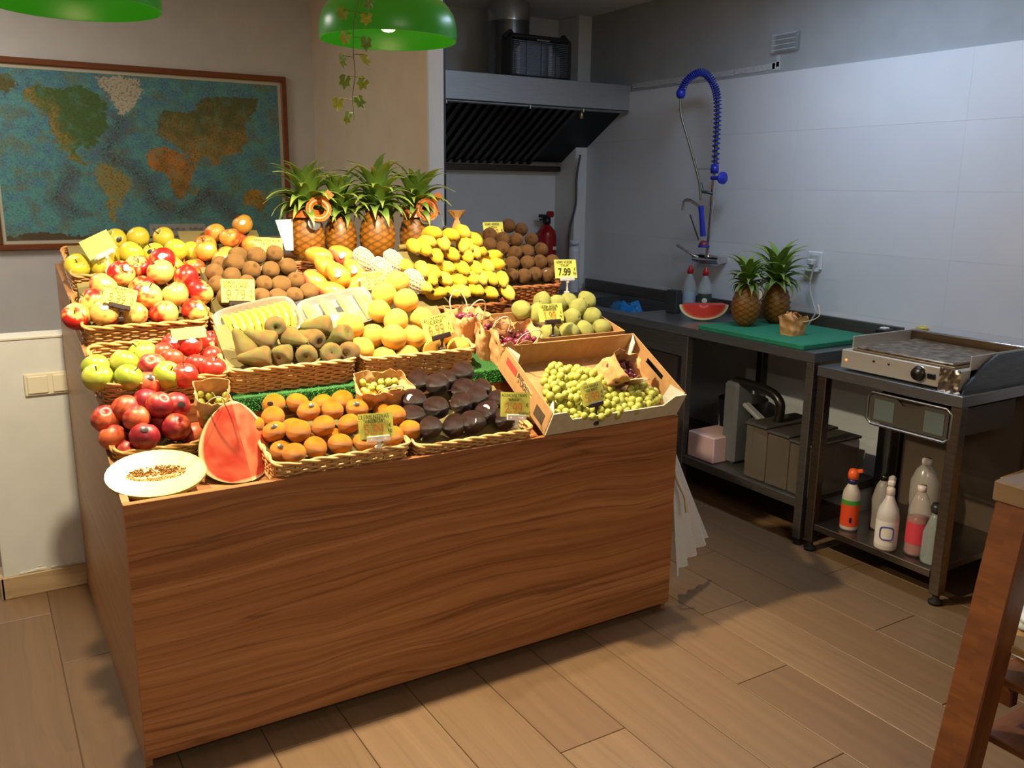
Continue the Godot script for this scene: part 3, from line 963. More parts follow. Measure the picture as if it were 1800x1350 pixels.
	for i in pps.size():
		fruit("pear", "conference_pear", "brownish green pear in the middle-row basket" + spot_note(pps, i) + (", lying on its side" if absf(pears[i][3]) > 0.65 else ", blunt end showing"), "pear", "conference pears", pps[i], 0.0335, axis_basis(img_dir(pears[i][3], pears[i][4], pears[i][5]), rng.randf() * TAU))
	fo = face_of([670, 621], -2.58, [699, 496], -2.80)
	basket_for("reddish wicker basket of big yellow peaches in the middle row", 1.0, 1.405, -2.52, 0.30, 0.078, 1, fo[0], fo[1], 0.042)
	heap("yellow_peach", "yellow_peach", "large yellow peach in the middle-row basket", "peach", "yellow peaches", [[699, 496], [711, 529, 0.4], [679, 522], [673, 547], [692, 562, 0.4], [739, 558], [652, 587], [682, 597, 0.4], [726, 598, 0.3], [632, 580], [643, 617], [672, 624], [714, 622], [758, 613], [804, 611], [775, 590]], fo, 0.042, "", 0)
	# cardboard tray of pale green pears
	fo = face_of([985, 590], -2.585, [1030, 528], -2.74)
	var tr = thing("cardboard_tray", "low brown cardboard tray of pale green pears", "tray", Vector3(1.81, tier_y(-2.53), -2.53))
	tr.rotation.x = 0.245
	var card := cardboard()
	part(tr, "front_wall", MB.new().span(Vector3(-0.23, 0, -0.004), Vector3(0.222, 0.088, 0.0)), card)
	part(tr, "back_wall", MB.new().span(Vector3(-0.23, 0, -0.25), Vector3(0.222, 0.088, -0.246)), card)
	for s in [-0.23, 0.218]: part(tr, "side_wall", MB.new().span(Vector3(s, 0, -0.246), Vector3(s + 0.004, 0.088, -0.004)), card)
	part(tr, "bottom", MB.new().span(Vector3(-0.226, 0, -0.246), Vector3(0.218, 0.05, -0.004)), card)
	heap("green_pear", "water_pear", "pale green pear in the cardboard tray", "pear", "pale green pears", [[955, 529], [980, 533], [1000, 531], [1031, 528], [1037, 553, 0.2], [1004, 558, 0.2], [966, 585], [1000, 583, 0.3], [1027, 580, 0.2], [1058, 576, 0.2], [922, 545], [938, 548], [1016, 540, 0.3], [975, 560]], fo, 0.034, "", 0, 1.8)
	# ---------- front row
	fo = face_of([251, 758], -2.435, [262, 683], -2.525)
	basket_for("square-edged honey wicker basket of nectarines behind the half melon", 0.262, 0.49, -2.398, 0.1, 0.072, 0, fo[0], fo[1], 0.040, 0.245)
	heap("nectarine", "nectarine", "dark red nectarine heaped behind the half melon", "nectarine", "nectarines", [[260, 683, 0.2], [277, 711, 0.9], [256, 699, 0.2], [231, 722, 0.2], [238, 735, 0.5], [251, 760, 0.6], [310, 751, 0.5], [196, 751, -0.6], [204, 767, -0.7], [213, 780, -0.8], [309, 713], [344, 766, -0.7], [267, 649, 0.3], [285, 740, -0.4]], fo, 0.0375, "dark", 5, 1.5)
	fo = face_of([530, 793], -2.275, [523, 709], -2.445)
	basket_for("pale wicker basket of clementines along the front edge", 0.625, 1.028, -2.228, 0.262, 0.072, 1, fo[0], fo[1], 0.033)
	var cl := []
	for q in [[150, 640], [330, 580], [180, 710], [235, 735], [395, 660, 0.6], [530, 590], [600, 635, 0.6], [690, 560], [795, 620, 0.4], [930, 580], [1060, 670, 0.3], [80, 770], [130, 830], [330, 805, 0.5], [530, 785, 0.4], [720, 750, 0.3], [190, 890], [270, 960, 0.4], [470, 930, 0.3], [665, 900, 0.3], [860, 890, 0.2], [1080, 840, 0.2], [1210, 780, 0.2], [960, 740], [420, 860, -0.5], [600, 830, -0.5], [1000, 630]]:
		cl.append([450 + q[0] / 4.5, 580 + q[1] / 4.5, q[2] if q.size() > 2 else 0.0])
	heap("clementine", "clementine", "bright orange clementine in the front basket", "clementine", "clementines", cl, fo, 0.0335, "dark", 4)
	fo = face_of([757, 752], -2.28, [820, 657], -2.455)
	basket_for("reddish wicker basket of avocados along the front edge", 1.045, 1.45, -2.228, 0.262, 0.06, 1, fo[0], fo[1], 0.034)
	var av := []
	for q in [[1640, 340, 0.3], [1420, 425, 0.6], [1290, 400], [1510, 400], [1240, 550], [1420, 610, 0.8], [1240, 680], [1620, 570, 0.5], [1760, 560, 0.2], [1640, 460], [1380, 770, 0.5], [1570, 750, 0.2], [1720, 730, 0.4], [1780, 470], [1830, 640, 0.3], [1960, 700, 0.2], [1900, 560]]:
		av.append([450 + q[0] / 4.5, 580 + q[1] / 4.5, q[2] if q.size() > 2 else 0.0])
	heap("avocado", "avocado", "dark purple-brown avocado in the front basket", "avocado", "avocados", av, fo, 0.034, "white", 2, 1.8)
	build_bananas()
	build_cut_fruit()
	build_pineapples()
	build_bags()

func cardboard() -> StandardMaterial3D:
	return tri_mat("cardboard", "ffffff", 0.85, 0.0, ntex("cardboard_fibre", 0.05, 4, "9c7444", "ad8453"), Vector3(2, 2, 2))

func banana_shape(v: int) -> ArrayMesh:
	var key := "banana%d" % v
	if shapes.has(key): return shapes[key]
	var mb := MB.new()
	var pts := []
	var rs := []
	var R := 0.13 + 0.015 * v
	for i in 13:
		var s := i / 12.0
		var a := s * 0.165 / R
		pts.append(Vector3(0, sin(a) * R, (1.0 - cos(a)) * R))
		rs.append(0.0248 * [0.30, 0.42, 0.74, 0.93, 1.0, 1.0, 1.0, 0.98, 0.93, 0.82, 0.6, 0.42, 0.36][i])
	mb.tube(pts, rs, 9)
	for i in mb.v.size():
		var y := mb.v[i].y
		var c := lin(["e6bd38", "e4c048", "deb636"][v % 3])
		c = c.lerp(lin("3a2610"), smoothstep(0.02, 0.009, y))
		c = c.lerp(lin("b5b848"), smoothstep(0.10, 0.14, y) * 0.6)
		mb.c[i] = c
	shapes[key] = mb.mesh()
	return shapes[key]

func build_bananas():
	var fo := face_of([775, 514], -2.865, [800, 405], -3.07)
	basket_for("reddish wicker basket heaped with bananas", 1.33, 1.71, -2.82, 0.29, 0.07, 2, fo[0], fo[1], 0.03)
	var q := [[225, 335, 245, 390], [345, 280, 395, 330], [320, 360, 350, 405], [405, 420, 420, 470], [460, 320, 475, 370], [410, 230, 440, 262], [540, 240, 570, 280], [630, 230, 650, 270], [720, 280, 750, 330],
		[600, 340, 590, 385], [660, 340, 680, 375], [540, 400, 570, 445], [650, 420, 665, 465], [720, 400, 735, 430], [780, 380, 800, 395], [860, 380, 925, 410], [500, 490, 545, 530], [620, 510, 650, 560], [720, 510, 740, 560], [810, 480, 845, 540], [880, 450, 945, 490],
		[170, 490, 200, 530], [290, 520, 310, 580], [385, 530, 425, 580], [370, 600, 395, 640], [480, 590, 515, 640], [595, 600, 635, 640], [690, 590, 715, 630], [765, 600, 780, 640], [840, 580, 870, 640], [920, 590, 930, 660],
		[330, 660, 365, 690], [440, 690, 485, 710], [545, 690, 575, 735], [630, 700, 655, 740], [740, 680, 775, 710], [840, 690, 885, 735], [975, 700, 1000, 760]]
	var yel := mat("banana_skin", "ffffff", 0.42)
	yel.vertex_color_use_as_albedo = true
	var hands := [[0, 9], [9, 15], [15, 21], [21, 26], [26, 31], [31, 35], [35, 38]]
	var hand_labels := ["big hand of yellow bananas on top of the heap under the twisted paper", "hand of yellow bananas just below the topmost hand", "hand of yellow bananas lying against the brown kiwis", "hand of yellow bananas next to the foam-netted fruits", "hand of yellow bananas in the middle of the heap above the paper bags", "hand of yellow bananas along the basket's front rim by the peaches", "hand of yellow bananas spilling over the basket rim onto the paper bags"]
	var nn := Vector3(0, 1, fo[1]).normalized()
	for h in hands:
		var mid: Vector3 = opl(680 + q[h[0]][0] / 4.5, 360 + q[h[0]][1] / 4.5, fo[0], nn)
		var t = thing("banana_hand", hand_labels[hands.find(h)], "bananas", mid, "bananas on the stand")
		for i in range(h[0], h[1]):
			var a: Array = q[i]
			var tip: Vector3 = opl(680 + a[2] / 4.5, 360 + a[3] / 4.5, fo[0] + nn * 0.045, nn)
			var du: float = a[0] - a[2]
			var dv: float = a[1] - a[3]
			var l := Vector2(du, dv).length()
			var y := img_dir(du / l * 0.8, dv / l * 0.8, -0.55)
			var down := (Vector3.DOWN * 0.8 + cam_ahead * 0.3)
			var z := (down - y * down.dot(y)).normalized()
			part(t, "banana", banana_shape(i % 3), yel, Transform3D(Basis(y.cross(z), y, z) * 1.0, tip - mid))
		part(t, "crown", MB.new().tube([Vector3(-0.03, 0, 0), Vector3(0.03, 0.004, 0)], [0.012, 0.012], 7), mat("banana_crown", "7a6a2a", 0.7), Transform3D(Basis(), Vector3(0.02, -0.01, -0.13)))

func build_cut_fruit():
	# half melon, cut face turned up towards the viewer
	var c := oz(275, 831, -2.295)
	var m = thing("half_melon", "half a pale melon with its seeds showing at the stand's front corner", "melon", c)
	var nrm := Vector3(-0.03, 0.80, 0.60).normalized()
	var along := (oz(362, 822, -2.29) - oz(190, 832, -2.29)).normalized()
	along = (along - nrm * along.dot(nrm)).normalized()
	var bs := Basis(along, nrm, along.cross(nrm))
	var la := 0.122
	var lb := 0.073
	var rind := MB.new()
	var P := []
	for i in 11:
		var row := []
		for k in 33:
			var e := PI * 0.5 * i / 10.0
			var an := TAU * k / 32
			row.append(Vector3(cos(an) * la * cos(e), -sin(e) * 0.066, sin(an) * lb * cos(e)))
		P.append(row)
	rind.grid(P)
	for i in rind.n.size(): rind.n[i] = Vector3(rind.v[i].x / la / la, rind.v[i].y / 0.066 / 0.066 - 0.01, rind.v[i].z / lb / lb).normalized()
	part(m, "rind", rind, tri_mat("melon_rind", "ffffff", 0.5, 0.0, ntex("melon_skin", 0.06, 3, "8d8a34", "c4ba5c"), Vector3(6, 6, 6)), Transform3D(bs, Vector3.ZERO))
	var fl := MB.new()
	P = []
	for i in 12:
		var row := []
		for k in 33:
			var r := i / 11.0
			var an := TAU * k / 32
			var cav := clampf(1.0 - Vector2(cos(an) * r / 0.66, sin(an) * r / 0.36).length(), 0.0, 1.0)
			row.append(Vector3(cos(an) * la * r, -0.016 * smoothstep(0.0, 0.6, cav), sin(an) * lb * r))
		P.append(row)
	fl.grid(P)
	for i in fl.v.size():
		fl.n[i] = Vector3(0, 1, 0)
		var r := Vector2(fl.v[i].x / la, fl.v[i].z / lb).length()
		fl.c[i] = lin("bdb27c").lerp(lin("9aa458"), smoothstep(0.9, 1.0, r)).lerp(lin("c9a664"), smoothstep(-0.002, -0.014, fl.v[i].y))
	var vm := mat("cut_flesh", "ffffff", 0.32)
	vm.vertex_color_use_as_albedo = true
	part(m, "flesh", fl, vm, Transform3D(bs, Vector3.ZERO))
	var sd := MB.new()
	for k in 420:
		var an := rng.randf() * TAU
		var r := sqrt(rng.randf())
		var p := Vector3(cos(an) * la * 0.6 * r, -0.0145 * smoothstep(0.0, 0.6, clampf(1.0 - Vector2(cos(an) * 0.6 * r / 0.66, sin(an) * 0.32 * r / 0.36).length(), 0.0, 1.0)) + 0.0004, sin(an) * lb * 0.32 * r)
		if absf(p.z) < 0.0045 and absf(p.x) < 0.055: continue
		sd.xf = Transform3D(Basis.from_euler(Vector3(rng.randf() * 3, rng.randf() * 3, rng.randf() * 3)), p)
		sd.tube([Vector3(-0.004, 0, 0), Vector3(0, 0, 0), Vector3(0.004, 0, 0)], [0.0006, 0.0019, 0.0006], 5)
	part(m, "seeds", sd, mat("melon_seeds", "c98f45", 0.4), Transform3D(bs, Vector3.ZERO)).set_meta("kind", "stuff")
	# quarter watermelon standing on end
	var w = thing("watermelon_quarter", "quarter of red watermelon standing upright between melon and clementines", "watermelon", oz(444, 845, -2.268))
	var H := 0.222
	var axis := (oz(404, 697, -2.34) - oz(444, 845, -2.268)).normalized()
	var back := (Vector3(0.12, 0, -1) - axis * Vector3(0.12, 0, -1).dot(axis)).normalized()
	var wb := Basis(axis.cross(back), axis, back)    # x: to the right seen from the front is -x
	var span := 2.2
	var rad := func_profile()
	var rm := MB.new()
	P = []
	for i in rad.size():
		var row := []
		for k in 15:
			var an := -span * 0.5 + span * k / 14.0 + 0.35
			row.append(Vector3(sin(an) * rad[i].x, rad[i].y * H, cos(an) * rad[i].x))
		P.append(row)
	rm.grid(P)
	part(w, "rind", rm, tri_mat("watermelon_rind", "ffffff", 0.35, 0.0, ntex("watermelon_skin", 0.03, 3, "1d3a12", "5f7f2e"), Vector3(8, 3, 8)), Transform3D(wb, Vector3.ZERO))
	for s in [-1, 1]:
		var an: float = s * span * 0.5 + 0.35
		var fm := MB.new()
		P = []
		for i in rad.size():
			var row := []
			for k in 14:
				var f := [0.0, 0.1, 0.2, 0.3, 0.4, 0.5, 0.6, 0.7, 0.8, 0.86, 0.9, 0.93, 0.97, 1.0][k] as float
				var bump := 0.0012 * sin(i * 2.3 + k * 1.7)
				row.append(Vector3(sin(an) * rad[i].x * f, rad[i].y * H + bump * (1 - f), cos(an) * rad[i].x * f))
			P.append(row)
		fm.grid(P)
		var nz := noise(5 + s, 22.0, 3)
		var idx := 0
		for i in rad.size():
			var endk := minf(rad[i].y, 1.0 - rad[i].y)
			for k in 14:
				var f := [0.0, 0.1, 0.2, 0.3, 0.4, 0.5, 0.6, 0.7, 0.8, 0.86, 0.9, 0.93, 0.97, 1.0][k] as float
				var red := lin("d8432f").lerp(lin("e2704e"), clampf(0.5 + nz.get_noise_3dv(fm.v[idx]) * 1.2, 0, 1))
				var edge := maxf(smoothstep(0.86, 0.93, f), smoothstep(0.055, 0.02, endk))
				fm.c[idx] = red.lerp(lin("e9dfa6"), edge).lerp(lin("6f8a35"), smoothstep(0.975, 1.0, f))
				idx += 1
		part(w, "cut_face", fm, vm, Transform3D(wb, Vector3.ZERO))
	# two plastic trays of cut pineapple
	for e in 2:
		var cc := oz([455, 596][e], [563, 545][e], [-2.735, -2.765][e])
		var xx := (oz([525, 645][e], [543, 533][e], -2.75) - oz([387, 528][e], [577, 563][e], -2.745)).normalized()
		var t = thing("pineapple_tray", ["clear tray of fanned pineapple slices above the pears", "clear tray of wrapped pineapple slabs beside the yellow peaches"][e], "tray", cc)
		var up := Vector3(0, 0.78, 0.62)
		up = (up - xx * up.dot(xx)).normalized()
		var b := Basis(xx, up, xx.cross(up))
		var lx := 0.128
		var lz := 0.078
		var dish := MB.new()
		P = []
		var prof := [[0.0, -0.02], [0.78, -0.02], [0.84, -0.017], [0.93, -0.002], [1.0, 0.004], [1.03, 0.003], [1.02, 0.0]]
		for pq in prof:
			var row := []
			for k in 41:
				var an := TAU * k / 40
				var px: float = signf(cos(an)) * pow(absf(cos(an)), 0.45) * lx * pq[0]
				var pz: float = signf(sin(an)) * pow(absf(sin(an)), 0.45) * lz * pq[0]
				row.append(Vector3(px, pq[1], pz))
			P.append(row)
		dish.grid(P)
		part(t, "dish", dish, mat("tray_plastic", "7d7468", 0.22), Transform3D(b, Vector3.ZERO))
		var sm := MB.new()
		var n_ := 9 if e == 0 else 4
		var sl := slice_shape(e)
		for k in n_:
			var x := -lx * 0.72 + lx * 1.44 * k / (n_ - 1)
			part(t, "pineapple_slice", sl, mat("pineapple_flesh", "d9bf4a", 0.3), Transform3D(b * Basis(Vector3.BACK, -0.5 if e == 0 else -0.15), b * Vector3(x, -0.012, 0.0)))
		if e == 1:
			var film := MB.new()
			P = []
			for i in 9:
				var row := []
				for k in 9:
					var fx := i / 4.0 - 1.0
					var fz := k / 4.0 - 1.0
					row.append(Vector3(fx * lx * 0.97, 0.006 + 0.016 * (1 - fx * fx) * (1 - fz * fz) + 0.0015 * sin(i * 2.1 + k * 3.3), fz * lz * 0.95))
				P.append(row)
			film.grid(P)
			part(t, "cling_film", film, glass("cling_film", "ffffff", 0.05, 0.08), Transform3D(b, Vector3.ZERO))

func func_profile() -> Array:
	var out := []
	for i in 21:
		var a := PI * i / 20.0
		var y := 0.5 - 0.5 * cos(a)
		var e := (y - 0.36) / (0.64 if y > 0.36 else 0.36)
		out.append(Vector2(0.118 * pow(maxf(1.0 - e * e, 0.0), 0.62 if y > 0.36 else 0.5), y))
	return out

func slice_shape(kind: int) -> ArrayMesh:
	var mb := MB.new()
	var P := []
	for f in [-1.0, -0.8, 0.8, 1.0]:
		var row := []
		for k in 17:
			var an := PI * k / 16.0
			var r := (0.056 if kind == 0 else 0.062) * (1.0 + 0.05 * sin(k * 2.4)) * (0.92 if absf(f) > 0.9 else 1.0)
			row.append(Vector3(f * (0.0065 if kind == 0 else 0.014), sin(an) * r * (0.62 if kind == 0 else 0.42), cos(an) * r))
		P.append(row)
	mb.grid(P)
	for f in [-1, 1]:
		var pts := []
		for k in 17: pts.append(P[0 if f < 0 else 3][k])
		mb.face(pts, Vector3(0, 0.01, 0))
	return mb.mesh()

func pineapple_leaf(v: int) -> ArrayMesh:
	var key := "pine_leaf%d" % v
	if shapes.has(key): return shapes[key]
	var P := []
	var L: float = [0.075, 0.11, 0.145][v]
	for i in 9:
		var s := i / 8.0
		var bend: float = [0.9, 0.75, 0.55][v] * s * s
		var y := L * s * cos(bend * 0.9)
		var z := L * s * sin(bend * 0.9)
		var w := 0.0145 * (1.0 - pow(s, 2.2)) * (0.85 + 0.4 * sin(s * PI)) + 0.0004
		P.append([Vector3(-w, y, z - w * 0.35), Vector3(0, y, z + w * 0.1), Vector3(w, y, z - w * 0.35)])
	var mb := MB.new()
	mb.sheet(P, 0.0012)
	for i in mb.v.size():
		var s := clampf(mb.v[i].length() / L, 0, 1)
		mb.c[i] = lin(["4f6a24", "5c7a2a", "688832"][v]).lerp(lin("9aa84c"), smoothstep(0.55, 1.0, s) * 0.7).lerp(lin("8a8a48"), smoothstep(0.25, 0.0, s) * 0.5)
	shapes[key] = mb.mesh()
	return shapes[key]

func pineapple_body(dull: bool) -> ArrayMesh:
	var key := "pine_body%s" % dull
	if shapes.has(key): return shapes[key]
	var mb := MB.new()
	var pr := []
	var N := 44
	var S := 56
	for i in N + 1:
		var q := float(i) / N
		pr.append(Vector2(0.052 * pow(sin(clampf(q, 0.012, 0.988) * PI), 0.36) * (1.0 - 0.12 * (1.0 - q)) , (1.0 - q) * 0.148))
	var bulge := []
	var paint := []
	for i in N + 1:
		var br := []
		var cr := []
		for k in S + 1:
			var a := 8.0 * k / S
			var r := 7.5 * i / N
			var ea := absf(fposmod(a + r, 1.0) - 0.5) * 2.0
			var eb := absf(fposmod(a - r, 1.0) - 0.5) * 2.0
			var edge := maxf(ea, eb)
			br.append(1.0 + 0.075 * (1.0 - edge * edge) + (0.05 if edge < 0.22 else 0.0))
			var c := lin("945a16" if dull else "96591a").lerp(lin("4d3d14" if dull else "5a3f12"), smoothstep(0.55, 0.95, edge))
			if edge < 0.25: c = lin("6e5022" if dull else "8f6a2c")
			cr.append(c)
		bulge.append(br)
		paint.append(cr)
	mb.lathe(pr, S, bulge, paint)
	shapes[key] = mb.mesh()
	return shapes[key]

func pineapple(at: Vector3, label: String, group: String, dull := false, s := 1.0, wither := false, lean := Vector3.ZERO) -> Node3D:
	var t = thing("pineapple", label, "pineapple", at, group)
	var rnd := mat("pineapple_rind", "ffffff", 0.42)
	rnd.vertex_color_use_as_albedo = true
	var lm := mat("pineapple_leaf", "ffffff", 0.5)
	lm.vertex_color_use_as_albedo = true
	lm.backlight_enabled = true
	lm.backlight = Color(0.1, 0.14, 0.03)
	var body := part(t, "body", pineapple_body(dull), rnd, Transform3D(Basis().scaled(Vector3.ONE * s), Vector3.ZERO))
	var crown := part(t, "crown", MB.new().lathe([Vector2(0.0, 0.0), Vector2(0.018, 0.0), Vector2(0.012, 0.03), Vector2(0.0, 0.045)], 10), lm, Transform3D(Basis(), Vector3(0, 0.138 * s, 0)))
	for k in 44:
		var ring := k / 44.0
		var v := 0 if ring < 0.3 else (1 if ring < 0.65 else 2)
		var tilt := lerpf(1.35, 0.12, pow(ring, 0.8)) + rng.randf_range(-0.12, 0.12)
		var an := k * 2.4 + rng.randf_range(-0.2, 0.2)
		var sc := s * rng.randf_range(0.85, 1.12) * (0.75 if wither else 1.0)
		if wither: tilt *= 1.15
		var b := Basis(Vector3.UP, an) * Basis(Vector3.RIGHT, tilt) * Basis(Vector3.UP, rng.randf_range(-0.3, 0.3))
		part(crown, "leaf", pineapple_leaf(v), lm, Transform3D(b.scaled(Vector3(sc, sc, sc)), Vector3(0, (0.004 + ring * 0.035) * s, 0) + Vector3(sin(an), 0, cos(an)) * lerpf(0.016, 0.004, ring) * s))
	return t

func build_pineapples():
	var zb := -3.2
	basket("flat reddish wicker tray under the four pineapples", 0.955, 1.64, -3.115, 0.30, 0.05, tier_y(-3.12) + 0.035, 0.0, 2, 0.04, 0.04)
	var blocks := thing("shelf_riser", "low brown wooden riser under the pineapple tray", "riser", Vector3(1.297, 0, -3.27))
	part(blocks, "block", MB.new().span(Vector3(-0.33, tier_y(-3.2) + 0.01, -0.12), Vector3(0.33, tier_y(-3.12) + 0.034, 0.12)), mats["stand_front_wood"])
	var spots := [[540, 441, -3.2, 1.08], [599, 437, -3.22, 1.0], [664, 436, -3.18, 1.1], [732, 437, -3.21, 1.06]]
	var names := ["pineapple with a brown ribbon collar and silver sticker, next to the white card", "plain pineapple between the two ribboned ends of the row, second from the map", "pineapple with tall spread leaves, third along from the map", "pineapple with orange ribbon and a clear round tag beside the bananas"]
	for i in 4:
		var p := oz(spots[i][0], spots[i][1], spots[i][2])
		p.y = tier_y(-3.12) + 0.035 + 0.042
		var t = pineapple(p, names[i], "pineapples on the top shelf", false, spots[i][3] * 1.2)
		if i == 0 or i == 3:
			var grow := Transform3D(Basis().scaled(Vector3.ONE * spots[i][3] * 1.2), Vector3.ZERO)
			var rib := MB.new()
			var pts := []
			for k in 25:
				var an := TAU * k / 24
				pts.append([Vector3(cos(an) * 0.044, 0.150 + sin(k * 1.3) * 0.002, sin(an) * 0.044), Vector3(cos(an) * 0.05, 0.128, sin(an) * 0.05)])
			rib.sheet(pts, 0.0015)
			part(t, "ribbon", rib, mat("brown_ribbon", "a9561c", 0.35), grow)
			var ros := MB.new()
			for k in 18:
				var an := TAU * k / 18
				ros.xf = Transform3D(Basis(Vector3.BACK, an), Vector3.ZERO)
				ros.face([Vector3(0.016, -0.005, 0), Vector3(0.034, -0.008, 0.004), Vector3(0.036, 0.0, 0.007), Vector3(0.034, 0.007, 0.002), Vector3(0.016, 0.004, 0)], Vector3(0.02, 0, -1))
			ros.xf = Transform3D()
			ros.tube(arc(Vector3.ZERO, 0.026, 0, TAU, Vector3.RIGHT, Vector3.UP, 24), 0.007, 8)
			part(t, "rosette", ros, mat("orange_ribbon", "b8641f", 0.35), grow * Transform3D(Basis.from_euler(Vector3(-0.3, -0.25, -0.4)), Vector3(0.02 if i == 0 else 0.012, 0.15, 0.052)))
			var tagm := MB.new()
			tagm.lathe([Vector2(0.0, 0.0), Vector2(0.017, 0.0), Vector2(0.019, 0.002), Vector2(0.017, 0.004), Vector2(0.0, 0.004)], 20)
			part(t, "tag_disc", tagm, mat("silver_foil", "c8cdd4", 0.18, 0.9), grow * Transform3D(Basis(Vector3.RIGHT, 1.35), Vector3(0.004, 0.112 if i == 0 else 0.125, 0.056)))
			var tail := MB.new()
			tail.sheet([[Vector3(0.012, 0.165, 0.04), Vector3(0.03, 0.16, 0.045)], [Vector3(0.03, 0.185, 0.05), Vector3(0.05, 0.175, 0.05)], [Vector3(0.05, 0.205, 0.046), Vector3(0.068, 0.19, 0.05)]], 0.001)
			part(t, "ribbon_tail", tail, mats["orange_ribbon"], grow)

func grape_cluster(called: String, label: String, kind: String, pts: Array, r: float, group := ""):
	var mid := Vector3.ZERO
	for p in pts: mid += p / pts.size()
	var t = thing(called, label, "grapes", mid, group)
	for p in pts:
		part(t, "grape", fruit_shape(kind, rng.randi() % 4), skin(kind), Transform3D(rand_basis().scaled(Vector3.ONE * r * rng.randf_range(0.92, 1.08)), p - mid))
	var st := MB.new()
	for k in mini(7, pts.size()):
		var p: Vector3 = pts[(k * 5) % pts.size()] - mid
		st.tube(smooth_path([Vector3(0, -0.012, 0), p * 0.5 + Vector3(0, -0.004, 0), p + Vector3(0, 0.0, 0)], 4), 0.0012, 5)
	st.tube(smooth_path([Vector3(0, -0.01, 0), Vector3(0.01, 0.012, 0.0), Vector3(0.0, 0.032, 0.004)], 4), 0.0018, 5)
	part(t, "stalk", st, mat("grape_stalk", "8a8a3a", 0.7))
	return t

# An open paper bag: w wide, d deep, h tall, standing in its own frame (y up), with cord handles and grapes inside
func paper_bag(label: String, at: Vector3, b: Basis, w: float, d: float, h: float, flare: float, sd: int, grape: String, grape_label: String, fill := 0.72, n_grapes := 22, handles := 1, front_drop := 0.0):
	var t = thing("paper_bag", label, "paper bag", at)
	var nz := noise(sd, 1.0, 2)
	var m := tri_mat("kraft_paper", "ffffff", 0.8, 0.0, ntex("kraft_fibre", 0.08, 4, "b98550", "cd9c66"), Vector3(3, 3, 3))
	var P := []
	var lp := loop_rect(w, d, minf(w, d) * 0.16, 0.011)
	var rows := 12
	for i in rows + 1:
		var s := float(i) / rows
		var row := []
		for k in lp.size():
			var q: Vector3 = lp[k]
			var f := lerpf(0.82, 1.0 + flare, s)
			var wob := (nz.get_noise_3d(q.x * 16.0, s * 1.6, q.z * 16.0 + sd) * 0.013 + nz.get_noise_3d(q.x * 50.0, s * 5.0, q.z * 50.0) * 0.004) * (0.4 + s)
			var o := Vector3(q.x, 0, q.z).normalized()
			var y := h * s
			if i == rows: y += nz.get_noise_3d(q.x * 22.0, 7.0, q.z * 22.0) * 0.02
			y -= front_drop * s * s * smoothstep(-0.3, 1.0, q.z / (d * 0.5))
			row.append(Vector3(q.x * f, y, q.z * f) + o * wob)
		P.append(row)
	var mb := MB.new()
	mb.grid(P, false, true)
	var Q := []
	for row in P:
		var r2 := []
		for p in row: r2.append(p - Vector3(p.x, 0, p.z).normalized() * 0.0016)
		Q.append(r2)
	mb.grid(Q, false, true)
	mb.grid([P[rows], Q[rows]], false, true)
	var floor_pts := []
	for p in P[0]: floor_pts.append(p)
	mb.face(floor_pts, Vector3(0, 1, 0))
	part(t, "paper", mb, m, Transform3D(b, Vector3.ZERO))
	for k in handles:
		var sg := 1.0 if k == 0 else -1.0
		var pts := [Vector3(-w * 0.24, h * 0.86 - front_drop * (0.7 if sg > 0 else 0.0), sg * d * 0.52), Vector3(-w * 0.25, h * 1.12, sg * d * (0.62 + front_drop * 6)), Vector3(-w * 0.08, h * 1.32 , sg * d * (0.7 + front_drop * 10)), Vector3(w * 0.12, h * 1.3, sg * d * (0.7 + front_drop * 10)), Vector3(w * 0.25, h * 1.08, sg * d * (0.6 + front_drop * 6)), Vector3(w * 0.24, h * 0.86 - front_drop * (0.7 if sg > 0 else 0.0), sg * d * 0.52)]
		part(t, "cord_handle", MB.new().tube(smooth_path(pts, 7), 0.0019, 6), mat("paper_cord", "d9c09a", 0.8), Transform3D(b, Vector3.ZERO))
	if n_grapes > 0:
		var gp := []
		var tries := 0
		while gp.size() < n_grapes and tries < 4000:
			tries += 1
			var p := Vector3(rng.randf_range(-0.41, 0.41) * w, h * fill + rng.randf_range(-0.012, 0.006), rng.randf_range(-0.41, 0.41) * d)
			var ok := true
			for o in gp:
				if o.distance_to(p) < 0.0205: ok = false
			if ok: gp.append(p)
		var gw := []
		for p in gp: gw.append(at + b * p)
		grape_cluster("grape_bunch", grape_label, grape, gw, 0.0115)
	return t

